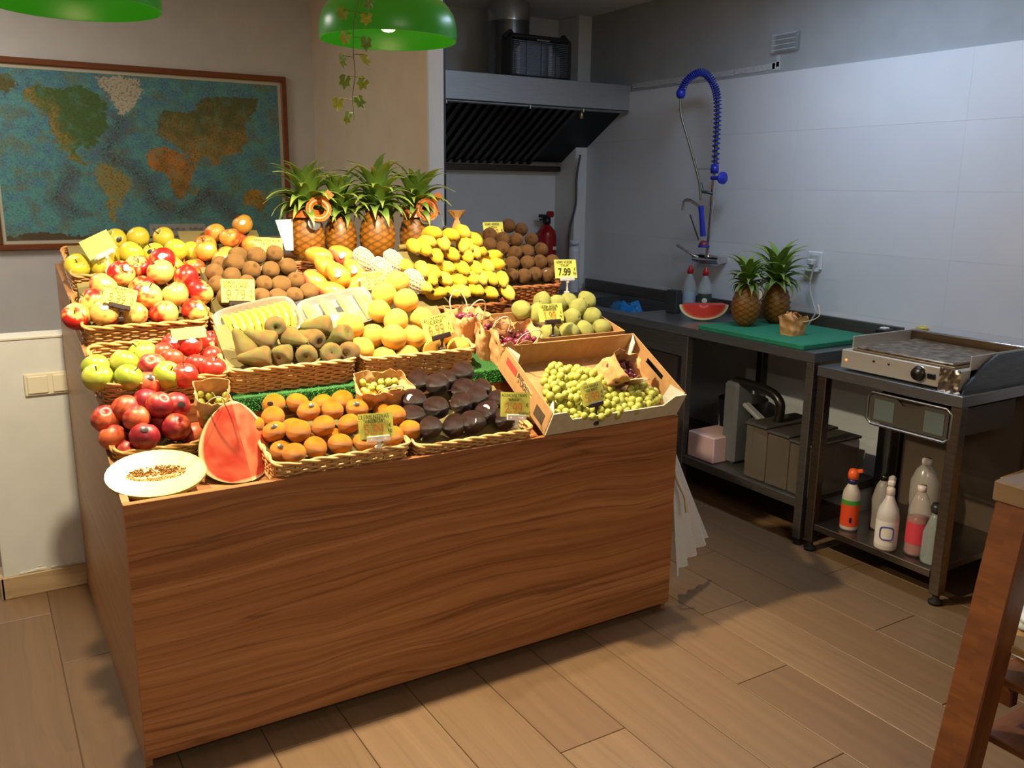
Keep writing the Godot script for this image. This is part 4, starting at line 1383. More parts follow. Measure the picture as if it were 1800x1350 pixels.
func build_bags():
	# printed cardboard crate of green grapes, tilted forward on the front corner of the stand
	var at := Vector3(1.752, 0.737, -2.208)
	var t = thing("grape_crate", "printed cardboard crate of green grapes tilted on the stand's front corner", "crate", at)
	t.rotation.x = 0.52
	var card := cardboard()
	var pale := tri_mat("pale_card", "ffffff", 0.8, 0.0, ntex("pale_card_fibre", 0.05, 4, "b3aa90", "c2b99f"), Vector3(2, 2, 2))
	var w := 0.545
	var d := 0.335
	var h := 0.095
	part(t, "bottom", MB.new().span(Vector3(-w * 0.5, 0, -d), Vector3(w * 0.5, 0.004, 0)), card)
	part(t, "back_wall", MB.new().span(Vector3(-w * 0.5, 0.004, -d), Vector3(w * 0.5, h, -d + 0.004)), card)
	var fp := MB.new()
	fp.xf = Transform3D(Basis(Vector3.UP, PI / 2), Vector3.ZERO)
	fp.prism([Vector2(-w * 0.5, 0.004), Vector2(-w * 0.5, h), Vector2(-w * 0.5 + 0.05, h), Vector2(-w * 0.5 + 0.085, h * 0.62), Vector2(w * 0.5 - 0.085, h * 0.62), Vector2(w * 0.5 - 0.05, h), Vector2(w * 0.5, h), Vector2(w * 0.5, 0.004)], -0.004, 0.0)
	part(t, "front_wall", fp, pale)
	for s in [-1.0, 1.0]:
		var x0: float = s * w * 0.5
		var sw := MB.new()
		# side wall with a hand hole
		for e in [[-d + 0.004, -d * 0.66, 0.004, h], [-d * 0.36, -0.004, 0.004, h], [-d * 0.66, -d * 0.36, 0.004, h * 0.55], [-d * 0.66, -d * 0.36, h * 0.78, h]]:
			sw.span(Vector3(x0 - s * 0.004, e[2], e[0]), Vector3(x0, e[3], e[1]))
		part(t, "side_wall", sw, card)
		# inner white corner flaps
		for z in [-0.004, -d + 0.004]:
			var sg := -1.0 if z > -0.1 else 1.0
			var fl := MB.new()
			fl.face([Vector3(x0 - s * 0.006, 0.01, z), Vector3(x0 - s * 0.006, h * 1.02, z), Vector3(x0 - s * 0.03, h * 1.0, z + sg * 0.05), Vector3(x0 - s * 0.03, 0.02, z + sg * 0.06)], Vector3(x0, 0, z + sg * 0.1))
			fl.face([Vector3(x0 - s * 0.006, 0.01, z), Vector3(x0 - s * 0.006, h * 1.02, z), Vector3(x0 - s * 0.032, h * 1.0, z + sg * 0.048), Vector3(x0 - s * 0.032, 0.02, z + sg * 0.058)], Vector3(0, 0, z))
			part(t, "corner_flap", fl, mat("white_card", "d8d2c6", 0.7))
	# print on the crate: red bar and line drawing in front, red bar, letters and dark block on the left side
	var redp := mat("red_print", "a83a2c", 0.7)
	var inkp := mat("dark_print", "4a3a2a", 0.7)
	part(t, "red_print", MB.new().span(Vector3(-0.10, 0.004, 0.0003), Vector3(0.055, 0.02, 0.0012)), redp)
	var ln := MB.new()
	for k in 3:
		ln.tube(smooth_path([Vector3(0.13 + k * 0.024, 0.036, 0.001), Vector3(0.137 + k * 0.024, 0.05, 0.001), Vector3(0.147 + k * 0.024, 0.046, 0.001), Vector3(0.143 + k * 0.024, 0.034, 0.001)], 4), 0.0008, 4)
	ln.span(Vector3(-0.24, 0.018, 0.0003), Vector3(-0.2, 0.027, 0.001))
	part(t, "ink_print", ln, inkp)
	var sp := MB.new()
	sp.span(Vector3(-w * 0.5 - 0.001, 0.05, -d + 0.035), Vector3(-w * 0.5 - 0.0003, 0.075, -d + 0.105))
	part(t, "red_print", sp, redp)
	var dp := MB.new()
	dp.span(Vector3(-w * 0.5 - 0.001, 0.018, -0.085), Vector3(-w * 0.5 - 0.0003, 0.06, -0.03))
	part(t, "ink_print", dp, inkp)
	lettering(t, "side_lettering", "1000", 0.026, inkp, Transform3D(Basis(Vector3(0, 0, 1), Vector3.UP, Vector3.LEFT), Vector3(-w * 0.5 - 0.0008, 0.055, -d + 0.155)))
	# grapes lying in the crate
	var nn := Vector3(0, cos(0.52), sin(0.52))
	var poly := PackedVector2Array([Vector2(953, 662), Vector2(968, 645), Vector2(1005, 650), Vector2(1045, 655), Vector2(1062, 682), Vector2(1085, 695), Vector2(1120, 676), Vector2(1150, 690), Vector2(1155, 710), Vector2(1100, 728), Vector2(1040, 736), Vector2(985, 738), Vector2(962, 705)])
	var spots := []
	var tries := 0
	while tries < 6000:
		tries += 1
		var q := Vector2(rng.randf_range(950, 1158), rng.randf_range(640, 740))
		if not Geometry2D.is_point_in_polygon(q, poly): continue
		var ok := true
		for o in spots:
			if o.distance_to(q) < 8.6: ok = false; break
		if ok: spots.append(q)
	var groups := [[], [], []]
	var twice := []
	for q in spots: twice.append([q, 0])
	for q in spots: twice.append([q, 1])
	for two in twice:
		var q: Vector2 = two[0]
		var lay: int = two[1]
		var lift := (0.05 if lay == 0 else 0.028) + rng.randf_range(-0.008, 0.012) + (0.02 if q.x < 1060 and q.y < 700 else 0.0)
		var p := opl(q.x + (5.0 if lay == 1 else 0.0), q.y - (4.0 if lay == 1 else 0.0), at + nn * lift, nn)
		groups[0 if q.x < 1010 else (1 if q.x < 1072 else 2)].append(p)
	var gl := ["bunch of green grapes against the crate's left side wall", "bunch of green grapes behind the price card in the crate", "bunch of green grapes under the paper bag in the crate"]
	for k in 3: grape_cluster("grape_bunch", gl[k], "green_grape", groups[k], 0.0135)
	# second layer below, so that the bunches are solid
	var tiltb := func_tilt(0.52, 0.0)
	# bags
	paper_bag("brown paper bag of red grapes lying in the green grape crate", opl(1062, 668, at + nn * 0.02, nn), Basis(Vector3.RIGHT, 0.95) * Basis(Vector3.BACK, -0.35), 0.135, 0.10, 0.12, 0.02, 31, "red_grape", "dark red grapes in the bag lying in the crate", 0.7, 20, 1, 0.0)
	paper_bag("brown paper bag of red grapes at the back, next to the peach price card", Vector3(1.44, tier_y(-2.66) + 0.004, -2.66), func_tilt(0.12, 0.1), 0.135, 0.085, 0.15, 0.05, 33, "red_grape", "red grapes in the bag next to the peach price card", 0.8, 16, 2, 0.015)
	paper_bag("brown paper bag of red grapes squeezed between two other bags", Vector3(1.51, tier_y(-2.59) + 0.004, -2.59), func_tilt(0.2, -0.1), 0.12, 0.08, 0.13, 0.05, 35, "red_grape", "red grapes in the bag squeezed in the middle", 0.78, 14, 1, 0.015)
	paper_bag("wide open brown paper bag of red grapes leaning over the crate", Vector3(1.553, tier_y(-2.535) + 0.006, -2.535), func_tilt(0.32, 0.12), 0.165, 0.095, 0.125, 0.08, 37, "red_grape", "red grapes in the wide bag leaning over the crate", 0.74, 26, 1, 0.02)
	paper_bag("low folded paper bag of green grapes on the clementines", oz(666, 705, -2.445), func_tilt(0.42, 0.08), 0.155, 0.085, 0.078, 0.12, 39, "green_grape", "green grapes in the folded bag on the clementines", 0.62, 20, 1, 0.012)
	paper_bag("small paper bag of green grapes leaning behind the watermelon", oz(374, 738, -2.44), func_tilt(0.62, -0.1), 0.085, 0.075, 0.115, 0.06, 41, "green_grape", "green grapes in the small bag behind the watermelon", 0.62, 12, 1, 0.0)
	# wooden crate of brown mushrooms at the very back
	var cr = thing("back_crate", "brown cardboard crate behind the bananas", "crate", Vector3(1.73, tier_y(-3.2), -3.2))
	part(cr, "back_wall", MB.new().span(Vector3(-0.06, 0, -0.24), Vector3(0.26, 0.145, -0.234)), card)
	for x in [-0.06, 0.254]: part(cr, "side_wall", MB.new().span(Vector3(x, 0, -0.234), Vector3(x + 0.006, 0.12, 0.0)), card)
	part(cr, "bottom", MB.new().span(Vector3(-0.054, 0, -0.234), Vector3(0.254, 0.075, 0.0)), card)
	var kp := pile([[749, 393], [760, 398], [778, 392], [783, 402], [770, 408], [756, 410]], Vector3(0, tier_y(-3.2) + 0.095, -3.25), 0.2, 0.02, 1.9)
	for p in kp: fruit("small_kiwi", "mushroom", "small pale brown fruit in the crate behind the bananas", "fruit", "small brown fruits at the back", p, 0.0185, rand_basis())
	var tw = thing("twisted_paper", "twist of brown paper sticking up behind the bananas", "paper", oz(803, 408, -3.16))
	var tp := []
	for i in 9:
		var s := i / 8.0
		var row := []
		for k in 9:
			var a := TAU * k / 8.0 + s * 1.4
			var r := lerpf(0.03, 0.009, minf(s * 1.6, 1.0)) + maxf(0.0, s - 0.62) * 0.062
			row.append(Vector3(cos(a) * r * (1.4 if s > 0.7 else 1.0), s * 0.085, sin(a) * r * 0.7))
		tp.append(row)
	part(tw, "twist", MB.new().grid(tp), mats["kraft_paper"])

func func_tilt(lean: float, yaw: float) -> Basis:   # leaning towards the viewer, turned about the vertical
	return Basis(Vector3.UP, yaw) * Basis(Vector3.RIGHT, lean)

# px: top-left, top-right, bottom-right, bottom-left of the card in the picture; z: where it stands
func price_sign(px: Array, z: float, label: String, title: String, origin: String, price: String, clip: String, bold := false, foot := 0.055, unit := "kg", blank := false):
	var tl := oz(px[0], px[1], z - 0.008)
	var tr := oz(px[2], px[3], z - 0.008)
	var br := oz(px[4], px[5], z + 0.008)
	var bl := oz(px[6], px[7], z + 0.008)
	var c := (tl + tr + br + bl) * 0.25
	var x := ((tr - tl) + (br - bl)).normalized()
	var y := ((tl - bl) + (tr - br))
	y = (y - x * y.dot(x)).normalized()
	var nz := x.cross(y)
	var w := ((tr - tl).length() + (br - bl).length()) * 0.5
	var h := ((tl - bl).dot(y) + (tr - br).dot(y)) * 0.5
	var t = thing("price_sign", label, "price sign", c)
	var b := Basis(x, y, nz)
	var P := []
	for i in 7:
		var f := i / 6.0 - 0.5
		P.append([Vector3(f * w, h * 0.5, 0.003 * (1 - 4 * f * f)), Vector3(f * w, 0, 0.002 * (1 - 4 * f * f)), Vector3(f * w, -h * 0.5, 0.0)])
	var cd := part(t, "card", MB.new().sheet(P, 0.0006), mat("yellow_card", "dcd75a", 0.7), Transform3D(b, Vector3.ZERO))
	var ink := mat("black_marker", "2c2a1c", 0.8)
	var red := mat("orange_marker", "c2652e", 0.8)
	var k := w / 0.095
	if not blank:
		var ts := minf(0.0098 * k, w * 0.86 / maxf(title.length(), 1) * 1.35)
		lettering(cd, "title_lettering", title, ts, ink, Transform3D(Basis(), Vector3(-0.006 * k, h * 0.36, 0.0042)))
		lettering(cd, "origin_lettering", origin, ts * 0.85, ink, Transform3D(Basis(), Vector3(-0.006 * k, h * 0.19, 0.004)))
		lettering(cd, "price_lettering", price, h * 0.40, ink if bold else red, Transform3D(Basis().scaled(Vector3(0.82, 1, 1)), Vector3(-w * 0.08, -h * 0.15, 0.0036)), "Droid Sans", bold)
		lettering(cd, "unit_lettering", "€", h * 0.16, ink, Transform3D(Basis(), Vector3(w * 0.40, -h * 0.02, 0.0036)))
		lettering(cd, "unit_lettering", unit, h * 0.13, ink, Transform3D(Basis(), Vector3(w * 0.38 - (0.008 if unit.length() > 2 else 0.0), -h * 0.22 - (h * 0.14 if unit.length() > 2 else 0.0), 0.0036)))
	if clip != "none":
		var cm := mat("dark_clip", "2b1c17", 0.4) if clip == "dark" else glass("clear_clip", "e6dcd6", 0.55, 0.15)
		var g := MB.new()
		g.box(Vector3(0.004 * k, -h * 0.5 - 0.002, 0.001), Vector3(w * 0.66, 0.016 * k, 0.008), 0.002)
		for s in [-1, 1]: g.tube([Vector3(0.004 * k + s * w * 0.2, -h * 0.5 - 0.004, 0.004), Vector3(0.004 * k + s * w * 0.2, -h * 0.5 - 0.004, 0.0075)], 0.003, 8)
		part(t, "clip_bar", g, cm, Transform3D(b, Vector3.ZERO))
		var st := MB.new()
		var top := b * Vector3(0.006, -h * 0.5 - 0.006, 0)
		st.tube([top, top + Vector3(0.002, -foot * 0.45, -0.004), top + Vector3(0, -foot, -0.002)], [0.0042, 0.0036, 0.005], 8)
		st.tube([top + Vector3(0, -0.004, 0), top + Vector3(0, -0.012, 0)], [0.0065, 0.0065], 8)
		st.box(top + Vector3(0, -foot - 0.004, -0.004), Vector3(0.018, 0.014, 0.02), 0.003)
		part(t, "clip_stem", st, cm)
	return t

func build_signs():
	price_sign([137, 427, 185, 404, 208, 434, 160, 457], -3.13, "bleached tilted price card over the yellow apples", "", "", "", "clear", false, 0.05, "kg", true)
	price_sign([183, 497, 241, 511, 238, 544, 181, 531], -2.825, "yellow price card reading 3.99 over the red and yellow apples", "MANZANA ROYAL", "\"ITALIA\"", "3.99", "dark", false, 0.03)
	price_sign([389, 490, 448, 492, 447, 532, 388, 532], -2.82, "yellow price card for gold kiwis reading 9.79", "KIWIS GOLD", "\"NEW ZELAND\"", "9.79", "dark", false, 0.02)
	price_sign([448, 417, 497, 419, 497, 455, 448, 454], -3.13, "yellow price card half hidden behind the golden kiwis", "MANZANA ROJA", "LA POLA", "1.99", "dark", false, 0.03)
	price_sign([634, 477, 678, 477, 678, 509, 634, 515], -2.83, "yellow mango price card reading 13.95", "MANGO JEBAN", "\"MALAGA\"", "13.95", "dark", false, 0.02)
	price_sign([737, 561, 787, 549, 799, 583, 750, 598], -2.535, "tilted yellow peach price card reading 6.99", "MELOCOTON", "CALANDA", "6.99", "dark", false, 0.035)
	price_sign([938, 536, 984, 533, 994, 563, 955, 566], -2.545, "yellow price card for pale green pears reading 1.99", "PERA AGUA", "ZARAGOZA", "1.99", "dark", false, 0.045)
	price_sign([625, 730, 686, 723, 696, 768, 635, 772], -2.222, "yellow clementine price card reading 5.99", "CLEMENTINAS", "\"VALENCIA\"", "5.99", "clear", false, 0.02)
	price_sign([880, 689, 930, 690, 932, 733, 880, 732], -2.235, "lime yellow avocado price card reading 2.99", "AGUACATE TROPI", "\"MALAGA\"", "2.99", "clear", false, 0.02, "unidad")
	price_sign([1013, 680, 1052, 670, 1070, 703, 1032, 714], -2.2, "small tilted price card over the green grapes reading 5.99", "UVA MARIA", "\"ALICANTE\"", "5.99", "dark", false, 0.055)
	price_sign([973, 457, 1012, 456, 1014, 489, 977, 489], -2.93, "price card at the end of the top row reading 7.99 in black", "KIWI VERDE", "\"ITALIA\"", "7.99", "clear", true, 0.05)
	price_sign([849, 391, 884, 390, 886, 419, 851, 420], -3.2, "yellow price card behind the brown kiwis reading 7.99", "KIWI VERDE", "LA POLA", "7.99", "none")
	price_sign([301, 579, 361, 573, 362, 592, 303, 599], -2.63, "pale blank price card standing over the plain red apples", "", "", "", "none", false, 0.05, "kg", true)
	var s := oz(499, 408, -3.14)
	var wc = thing("white_card", "white paper card leaning beside the pineapples", "card", s)
	var q := []
	for p in [[484, 387], [514, 385], [516, 440], [502, 440]]: q.append(oz(p[0], p[1], -3.14) - s)
	var mb := MB.new()
	mb.face(q, Vector3(0, 0, -1))
	var q2 := []
	for p in q: q2.append(p + Vector3(0, 0, -0.001))
	mb.face(q2, Vector3(0, 0, 1))
	part(wc, "sheet", mb, mat("white_paper", "dcd6c6", 0.7))
	var wl := MB.new()
	for k in 9: wl.span(Vector3(-0.006, -0.036 + k * 0.008, 0.0003), Vector3(0.024, -0.0355 + k * 0.008, 0.0006))
	part(wc, "ruled_lines", wl, mat("pencil_line", "b8b0a0", 0.8))

func build_lamps():
	var prof := [Vector2(0.1855, 0.0), Vector2(0.1875, 0.012), Vector2(0.186, 0.04), Vector2(0.178, 0.068), Vector2(0.160, 0.093), Vector2(0.13, 0.111), Vector2(0.09, 0.122), Vector2(0.045, 0.128), Vector2(0.03, 0.135), Vector2(0.024, 0.16), Vector2(0.0, 0.162)]
	var inner := []
	for i in prof.size(): inner.append(Vector2(maxf(prof[i].x - 0.003, 0.0), prof[i].y - (0.003 if i > 3 else 0.0)))
	var spots := [Vector3(1.0425, 1.887, -2.36), oz(132, 13, -2.36)]
	var labels := ["green dome pendant lamp with the ivy garland hanging in front of it", "green dome pendant lamp above the world map side of the stand"]
	var green := mat("green_shade", "41b52c", 0.3)
	green.backlight_enabled = true
	green.backlight = Color(0.10, 0.30, 0.04)
	for i in 2:
		var t = thing("pendant_lamp", labels[i], "lamp", spots[i], "green pendant lamps")
		var sh := MB.new()
		sh.lathe(prof, 48)
		var k0 := sh.v.size()
		sh.lathe(inner, 48)
		for k in range(k0, sh.n.size()): sh.n[k] = -sh.n[k]
		sh.lathe([prof[0], inner[0]], 48)
		part(t, "lamp_shade", sh, green)
		part(t, "socket", MB.new().lathe([Vector2(0.0, 0.15), Vector2(0.02, 0.15), Vector2(0.02, 0.085), Vector2(0.0, 0.085)], 16), mat("white_enamel"))
		var bulb := mat("bulb_glow", "ffffff", 0.4)
		bulb.emission_enabled = true
		bulb.emission = Color(1.0, 0.86, 0.62)
		bulb.emission_energy_multiplier = 9.0
		part(t, "bulb", MB.new().lathe([Vector2(0.0, 0.022), Vector2(0.014, 0.025), Vector2(0.024, 0.034), Vector2(0.028, 0.047), Vector2(0.026, 0.06), Vector2(0.019, 0.075), Vector2(0.014, 0.088), Vector2(0.0, 0.09)], 20), bulb)
		part(t, "cord", MB.new().tube([Vector3(0, 0.16, 0), Vector3(0, 2.55 - spots[i].y, 0)], 0.003, 6), mat("black_rubber"))
		part(t, "ceiling_rose", MB.new().lathe([Vector2(0.0, 0.0), Vector2(0.05, 0.0), Vector2(0.045, -0.02), Vector2(0.0, -0.025)], 20), mat("white_enamel"), Transform3D(Basis(), Vector3(0, 2.549 - spots[i].y, 0)))
		part(t, "thumb_screw", MB.new().tube([Vector3(0.03, 0.055, 0.02), Vector3(0.05, 0.056, 0.03)], [0.003, 0.005], 8), mat("chrome", "d8dade", 0.12, 1.0))
		var l := SpotLight3D.new()
		l.name = "lamp_light"
		l.light_color = Color(1.0, 0.93, 0.78)
		l.light_energy = [4.9, 2.9][i]
		l.light_size = 0.026
		l.spot_range = 15.0
		l.spot_angle = 72.0
		l.spot_angle_attenuation = 0.5
		l.rotation.x = -PI / 2
		l.shadow_enabled = true
		t.add_child(l)
		l.position = Vector3(0, 0.016, 0)
	# ivy garland in front of the first lamp
	var zi := -2.08
	var top := oz(628, -60, zi)
	var g = thing("ivy_garland", "trailing garland of yellow-green ivy leaves hanging before the pendant lamp", "garland", Vector3(top.x, 2.55, zi))
	var pts := [Vector3(top.x, 2.55, zi)]
	for q in [[628, -60], [630, 0], [622, 40], [621, 90], [624, 130], [620, 170], [623, 212]]: pts.append(oz(q[0], q[1], zi))
	var loc := []
	for p in pts: loc.append(p - g.position)
	part(g, "stem", MB.new().tube(smooth_path(loc, 8), 0.0011, 5), mat("ivy_stem", "5f6a22", 0.7))
	var leaf := MB.new()
	var lpts := [Vector3(0, -0.004, 0), Vector3(-0.007, -0.004, -0.001), Vector3(-0.015, 0.003, 0.002), Vector3(-0.011, 0.010, 0.001), Vector3(-0.014, 0.021, 0.003), Vector3(-0.006, 0.021, 0.0), Vector3(0, 0.032, 0.004), Vector3(0.006, 0.021, 0.0), Vector3(0.014, 0.021, 0.003), Vector3(0.011, 0.010, 0.001), Vector3(0.015, 0.003, 0.002), Vector3(0.007, -0.004, -0.001)]
	for k in range(1, lpts.size()):
		var a: Vector3 = lpts[k]
		var b: Vector3 = lpts[(k + 1) % lpts.size()] if k + 1 < lpts.size() else lpts[0]
		leaf.face([Vector3(0, 0.012, 0.004), a, b], Vector3(0, 0.01, -1))
		leaf.face([Vector3(0, 0.012, 0.0034), a - Vector3(0, 0, 0.0006), b - Vector3(0, 0, 0.0006)], Vector3(0, 0.01, 1))
	var lm := leaf.mesh()
	var spots2 := [[600, 107], [640, 105], [609, 143], [643, 147], [597, 182], [630, 180], [611, 208], [609, 68], [643, 76], [604, 26], [645, 33], [649, 6], [618, -20], [640, -40]]
	for i in spots2.size():
		var p: Vector3 = oz(spots2[i][0], spots2[i][1], zi) - g.position
		var near := loc[0] as Vector3
		for s in smooth_path(loc, 8):
			if absf(s.y - p.y - 0.012) < absf(near.y - p.y - 0.012): near = s
		var m := mat("ivy_leaf_%d" % (i % 3), ["8a9a2e", "a8ac34", "6f8a2a"][i % 3], 0.5)
		m.backlight_enabled = true
		m.backlight = Color(0.25, 0.27, 0.05)
		part(g, "leaf", lm, m, Transform3D(Basis.from_euler(Vector3(rng.randf_range(-0.5, 0.3), rng.randf_range(-0.7, 0.7), PI + rng.randf_range(-0.6, 0.6))), p + Vector3(0, 0.012, rng.randf_range(-0.01, 0.01))))
		part(g, "leaf_stalk", MB.new().tube([near, p + Vector3(0, 0.012, 0)], 0.0007, 4), mats["ivy_stem"])

func build_map():
	var zw := -5.0
	var x0 := 0.112
	var x1 := 1.583
	var y0 := 1.168
	var y1 := 2.075
	var t = thing("world_map", "large framed relief world map in teal and ochre on the back wall", "map", Vector3(x0, y0, zw))
	var W := x1 - x0
	var H := y1 - y0
	var fw := wood_mat("map_frame_wood", 1.2, 0.1, "6a3312", "8a4a1c", "4a2009", 91, 0.35, 0.5, 128, 32)
	var fb := 0.03
	for e in [[0, 0, W, fb], [0, H - fb, W, H]]: part(t, "frame_bar", MB.new().span(Vector3(e[0], e[1], 0.002), Vector3(e[2], e[3], 0.026), 0.004), fw)
	for e in [[0, W - W + fb], [W - fb, W]]: part(t, "frame_bar", MB.new().span(Vector3(e[0], fb, 0.002), Vector3(e[1], H - fb, 0.026), 0.004), fw)
	part(t, "mount", MB.new().span(Vector3(fb, fb, 0.004), Vector3(W - fb, H - fb, 0.012)), mat("cream_mount", "c8bfa4", 0.7))
	var im := map_image(720, 430)
	var pm := mat("map_print", "ffffff", 0.55)
	pm.albedo_texture = ImageTexture.create_from_image(im)
	var mg := fb + 0.018
	var pr := MB.new()
	var ids := []
	for q in [[mg, mg, 0, 1], [W - mg, mg, 1, 1], [W - mg, H - mg, 1, 0], [mg, H - mg, 0, 0]]:
		ids.append(pr.vert(Vector3(q[0], q[1], 0.0135), Vector3.BACK, Vector2(q[2], q[3])))
	pr.quad_ix(ids[0], ids[1], ids[2], ids[3])
	part(t, "print", pr, pm)
	var lb: Vector3 = oz(313, 404, zw + 0.014) - t.position
	var st := part(t, "label_strip", MB.new().box(lb, Vector3(0.285, 0.062, 0.001)), mat("strip_paper", "a8a49a", 0.7))
	for k in 3:
		lettering(st, "strip_lettering", "Ruffruit", 0.0155, mat("grey_print", "4a4a46", 0.8), Transform3D(Basis(), lb + Vector3(-0.092 + k * 0.093, 0.003, 0.0008)))

func map_image(w: int, h: int) -> Image:
	# outlines of the land, in the flattened coordinates of the print
	var lands := [
		["north_america", "4d6b34", "a8893c", [180, 260, 260, 225, 340, 255, 420, 245, 500, 230, 580, 290, 640, 370, 600, 400, 640, 480, 560, 540, 560, 570, 500, 610, 470, 590, 430, 600, 440, 650, 500, 700, 490, 720, 420, 680, 370, 620, 330, 560, 310, 480, 300, 400, 240, 340, 190, 330]],
		["greenland", "bdb49a", "c6bda4", [580, 190, 700, 180, 820, 200, 840, 260, 800, 340, 740, 400, 700, 412, 670, 340, 610, 250]],
		["south_america", "94884a", "a08f4c", [530, 720, 580, 700, 640, 720, 740, 790, 730, 840, 680, 900, 640, 980, 610, 1060, 590, 1050, 580, 900, 540, 820, 525, 760]],
		["africa", "c28038", "8d6f34", [830, 660, 870, 605, 950, 592, 1050, 635, 1100, 700, 1150, 690, 1100, 760, 1090, 850, 1050, 910, 1000, 915, 970, 850, 960, 760, 900, 740, 840, 720]],
		["eurasia", "5c6236", "a58542", [920, 440, 960, 380, 1060, 390, 1150, 380, 1190, 310, 1260, 300, 1400, 310, 1540, 310, 1560, 360, 1500, 420, 1460, 460, 1480, 540, 1430, 620, 1370, 650, 1300, 640, 1250, 720, 1220, 660, 1160, 650, 1170, 670, 1110, 695, 1050, 610, 960, 545, 900, 520]],
		["australia", "c9942c", "8f7a3c", [1410, 890, 1470, 840, 1540, 850, 1580, 900, 1560, 970, 1520, 980, 1480, 930, 1420, 930]],
		["siberia_tip", "5c5a28", "66602c", [15, 140, 120, 165, 160, 230, 100, 280, 15, 240]],
		["madagascar", "a08444", "a08444", [1105, 860, 1135, 820, 1140, 850, 1115, 890]],
		["antarctica", "5d4a30", "6a5236", [15, 1160, 200, 1130, 450, 1150, 640, 1110, 900, 1145, 1200, 1130, 1690, 1150, 1690, 1300, 15, 1300]]]
	var polys := []
	var boxes := []
	for l in lands:
		var p := PackedVector2Array()
		for i in range(0, l[3].size(), 2):
			var X: float = l[3][i]
			var top := 118.0 + 0.076 * X
			var bot := 1190.0 - 0.045 * X
			p.append(Vector2((X - 15.0) / 1675.0, (l[3][i + 1] - top) / (bot - top)))
		polys.append(p)
		var r := Rect2(p[0], Vector2.ZERO)
		for q in p: r = r.expand(q)
		boxes.append(r)
	var ridge := []
	for q in [[700, 440], [640, 560], [600, 640], [700, 700], [820, 790], [850, 900], [900, 960], [1010, 985], [1100, 950], [1200, 870], [1260, 920], [1400, 1040], [400, 1000], [300, 920], [400, 760]]:
		var top: float = 118.0 + 0.076 * q[0]
		ridge.append(Vector2((q[0] - 15.0) / 1675.0, (q[1] - top) / (1190.0 - 0.045 * q[0] - top)))
	var n1 := noise(3, 9.0, 5)
	var n2 := noise(8, 26.0, 4)
	var n3 := noise(12, 60.0, 3)
	var im := Image.create(w, h, false, Image.FORMAT_RGB8)
	var sea := Color("5f9a92")
	var deep := Color("4d8296")
	var dark := Color("3a3038")
	var pale := Color("8fa58f")
	for j in h:
		for i in w:
			var p := Vector2(float(i) / w, float(j) / h)
			var wob := p + Vector2(n2.get_noise_2d(p.x * 1.6, p.y), n2.get_noise_2d(p.x * 1.6 + 9.0, p.y)) * 0.02 + Vector2(n3.get_noise_2d(p.x * 1.6, p.y), n3.get_noise_2d(p.x * 1.6 + 4.0, p.y)) * 0.008
			var k1 := n1.get_noise_2d(p.x * 1.6, p.y)
			var k3 := n3.get_noise_2d(p.x * 1.6, p.y)
			var c := sea.lerp(deep, clampf(0.4 + k1 * 1.6 - (p.y - 0.4) * 0.5, 0, 1))
			c = c.lerp(pale, clampf(k3 * 0.9 + k1 * 0.6 - 0.1, 0, 0.6)).lerp(Color("7a7a58"), clampf(n1.get_noise_2d(p.x * 1.1 + 20.0, p.y * 0.8) * 1.6 - 0.1, 0, 0.55))
			var dr := 9.0
			for s in 11: dr = minf(dr, Geometry2D.get_closest_point_to_segment(p * Vector2(1.6, 1), ridge[s] * Vector2(1.6, 1), ridge[s + 1] * Vector2(1.6, 1)).distance_to(p * Vector2(1.6, 1)))
			for s in range(12, 14): dr = minf(dr, Geometry2D.get_closest_point_to_segment(p * Vector2(1.6, 1), ridge[s] * Vector2(1.6, 1), ridge[s + 1] * Vector2(1.6, 1)).distance_to(p * Vector2(1.6, 1)))
			c = c.lerp(dark.lerp(Color("6a5046"), 0.5 + k1), clampf(1.0 - dr / (0.08 + k1 * 0.06), 0, 1) * clampf(0.5 + k3 + 0.25 * sin(p.x * 260.0 + k1 * 20.0), 0.1, 0.85))
			c = c.lerp(Color("2f3f46"), pow(clampf(1.0 - absf(n2.get_noise_2d(p.x * 2.2 + 5.0, p.y * 1.4)) * 5.0, 0, 1), 3.0) * 0.55)
			for s in polys.size():
				if boxes[s].grow(0.02).has_point(wob) and Geometry2D.is_point_in_polygon(wob, polys[s]):
					var f: float = (wob.y - boxes[s].position.y) / boxes[s].size.y
					var mixv := clampf(f * 1.3 - 0.15 + k1 * 0.8, 0, 1)
					if s == 0: mixv = clampf(1.4 - (wob.x - boxes[s].position.x) / boxes[s].size.x * 2.6 + (f - 0.5) * 1.6 + k1, 0, 1)
					c = Color(lands[s][1]).lerp(Color(lands[s][2]), mixv)
					c = c.lerp(Color("4a3a20"), clampf(k3 * 0.8 + k1 * 0.3, 0, 0.45)).lerp(sea, clampf(n1.get_noise_2d(p.x * 1.6 + 30.0, p.y) - 0.12, 0, 0.35) if s != 1 else 0.0)
			im.set_pixel(i, j, c)
	return im

func steel(key: String, tone: String, rough: float) -> StandardMaterial3D:
	if mats.has(key): return mats[key]
	var m := tri_mat(key, "ffffff", rough, 1.0, ntex("brushed_" + key, 0.03, 3, tone, Color(tone).lightened(0.12).to_html(false)), Vector3(1, 14, 1))
	return m

